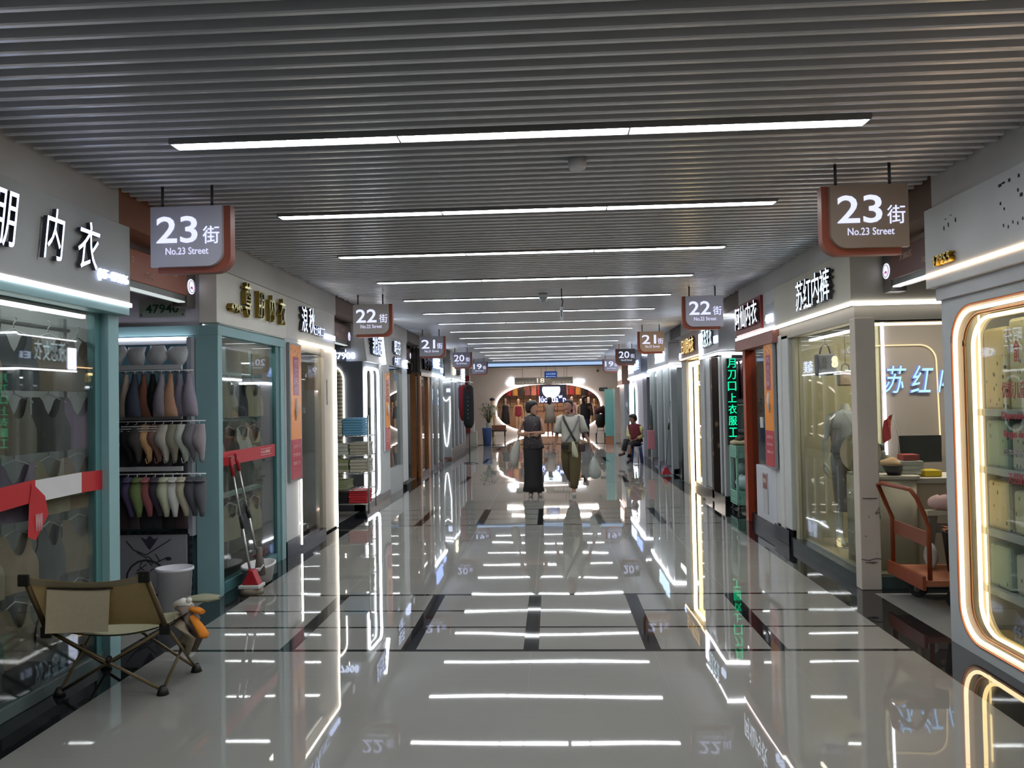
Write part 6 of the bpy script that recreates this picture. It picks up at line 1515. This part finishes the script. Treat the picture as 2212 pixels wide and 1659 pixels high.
MB().box(-.5, .7, YE-.27, YE-.24, 1.38, 2.2).build('mount', M('24243A', .4), t)
for x in (-.4, .6): MB().tube([(x, YE-.25, 2.2), (x, YE-.25, 2.96)], .008).build('hanger_rod', M('5A5A5C', .4), t)
t = thing('direction_sign', 'long dark hanging sign with the number 18 above the oval ring', 'sign', (0, YE-1.4, 2.35))
MB().box(-1.55, .95, YE-1.42, YE-1.38, 2.20, 2.50).build('board', M('3E3C38', .4), t, .004)
MB().box(-1.53, -.62, YE-1.43, YE-1.42, 2.38, 2.49).box(.0, .93, YE-1.43, YE-1.42, 2.38, 2.49).build('dark_band', M('1A1816', .4), t)
text('18', (-.42, YE-1.425, 2.36), .32, .20, 'cam', M('B8B4AC', .4), t, 'number', .004, .03)
text('内衣街 女装街', (-1.1, YE-1.425, 2.27), .8, .07, 'cam', M('8A867E', .4), t, 'lettering', .003)
text('睡衣街 袜业街', (.48, YE-1.425, 2.27), .8, .07, 'cam', M('8A867E', .4), t, 'lettering', .003)
for x in (-1.2, .7): MB().tube([(x, YE-1.4, 2.5), (x, YE-1.4, 2.96)], .01).build('hanger_rod', M('5A5A5C', .4), t)
t = thing('hanging_sign', 'small blue sign with white arrow and characters hanging before the end shop', 'sign', (.05, 27.2, 2.5))
MB().box(-.22, .24, 27.18, 27.22, 2.30, 2.55).build('frame', M('8A9AB0', .4), t, .004)
MB().box(-.20, .22, 27.175, 27.18, 2.32, 2.53).build('panel', E('2448A0', .2, False), t)
text('公共卫生间', (.01, 27.172, 2.45), .34, .085, 'cam', E('A8C0E8', .4, False), t, 'lettering', .002, .02)
MB().prism([(-.17, 2.355), (-.12, 2.375), (-.12, 2.36), (.19, 2.36), (.19, 2.35), (-.12, 2.35), (-.12, 2.335)], 'y', 27.17, 27.175).build('arrow', E('D0DCF0', .4, False), t)
for x in (-.15, .17): MB().tube([(x, 27.2, 2.55), (x, 27.2, 2.96)], .008).build('hanger_rod', M('5A5A5C', .4), t)
t = thing('logo_light', 'clover-shaped white light on the end wall left of the 18 sign', 'sign', (-1.72, YE-.05, 2.35))
MB().ball((-1.75, YE-.05, 2.44), .14, .03, .12, 10).ball((-1.86, YE-.05, 2.30), .13, .03, .11, 10).ball((-1.64, YE-.05, 2.30), .13, .03, .11, 10).build('lobe', E('E4F0F8', 2.6, False), t)
t = thing('wall_light_sign', 'short glowing white sign on the end wall right of the 18 sign', 'sign', (1.25, YE-.05, 2.35))
MB().box(1.05, 1.5, YE-.08, YE-.03, 2.28, 2.40).build('light_box', E('E4F4FF', 2.6, False), t, .02)
t = thing('wall_notice', 'small black notice on the end wall at right', 'sign', (2.4, YE-.03, 1.95))
MB().box(2.15, 2.52, YE-.04, YE-.005, 1.88, 2.03).build('panel', M('1E1E1E', .4), t)
text('← 出口', (2.33, YE-.045, 1.955), .26, .07, 'cam', M('C8C8C8', .4), t, 'lettering', .002)
t = thing('security_camera', 'small black camera under the ceiling at the right of the end wall', 'security camera', (2.1, YE-.1, 2.8))
MB().ball((2.1, YE-.12, 2.78), .05, .05, .05, 8).build('housing', M('161616', .4), t)
MB().tube([(2.1, YE-.1, 2.8), (2.1, YE-.1, 2.95)], .015).build('bracket', M('A8A8A8', .4), t)
mn = [(-2.1, 34.9, DRESS, '1A1A20', 'C8B088', 'long black dress with cream cardigan', '8A7A70', 1.0), (-1.5, 34.8, SWIM, '8A2838', 'D0A888', 'crimson swimsuit', 'C8A080', .98), (-.95, 34.9, TOPD, 'A8ACA0', 'C0B8A8', 'pale grey top', 'C8B8A0', .97),
      (.95, 34.8, DRESS, '9A7A84', 'C8A8A8', 'mauve dress', 'D0B8B8', 1.02), (1.38, 35.0, TOPD, '5E5440', 'B0A080', 'olive patterned tunic', 'C8C0A8', .95), (1.72, 34.8, TOPD, '1C1C20', 'C0A8A0', 'black camisole', 'D0B8B0', 1.0), (2.0, 35.1, SWIM, '8A5A48', 'B08A60', 'rust swimsuit', 'B89A78', .95)]
for i, (x, y, sp, c, _, d, sk, s_) in enumerate(mn):
    mannequin('mannequin in %s inside the oval end window' % d, (x, y, 0.0), M(sk, .4), [(sp, 'outfit', M(c, .8))], False, s_, group='mannequins in the oval end window')
mannequin('mannequin in white patterned top and dark cap outside the oval window at left', (-2.55, 33.0, 0), M('B09A80', .4), [(TEE, 'top', M('B0B0A8', .8)), ([(1.66, 0, 0, .02, .02), (1.63, 0, 0, .10, .11), (1.55, 0, 0, .11, .12), (1.54, 0, 0, .09, .1)], 'cap', M('1A1C30', .7))], False, 1.0)
for q in range(14):
    x = -2.0+q*.3; c = ['A03040', 'C08A50', '2A2A34', '7A4A5A', 'B87070'][q % 5]
    g = thing('hanging_garment', 'small %s garment on the grid rack inside the end shop, %s from the left' % (['crimson', 'tan', 'black', 'plum', 'pink'][q % 5], ORD[q]), 'garment', (x, YE+2.1, 2.2), 'garments on the end shop grid rack')
    mb = MB(); tank_mesh(mb, .24, .5, 0, ph=q, t=.02); mb.build('cloth', M(c, .8), g, xf=Matrix.Translation((x, YE+2.1, 2.25)))
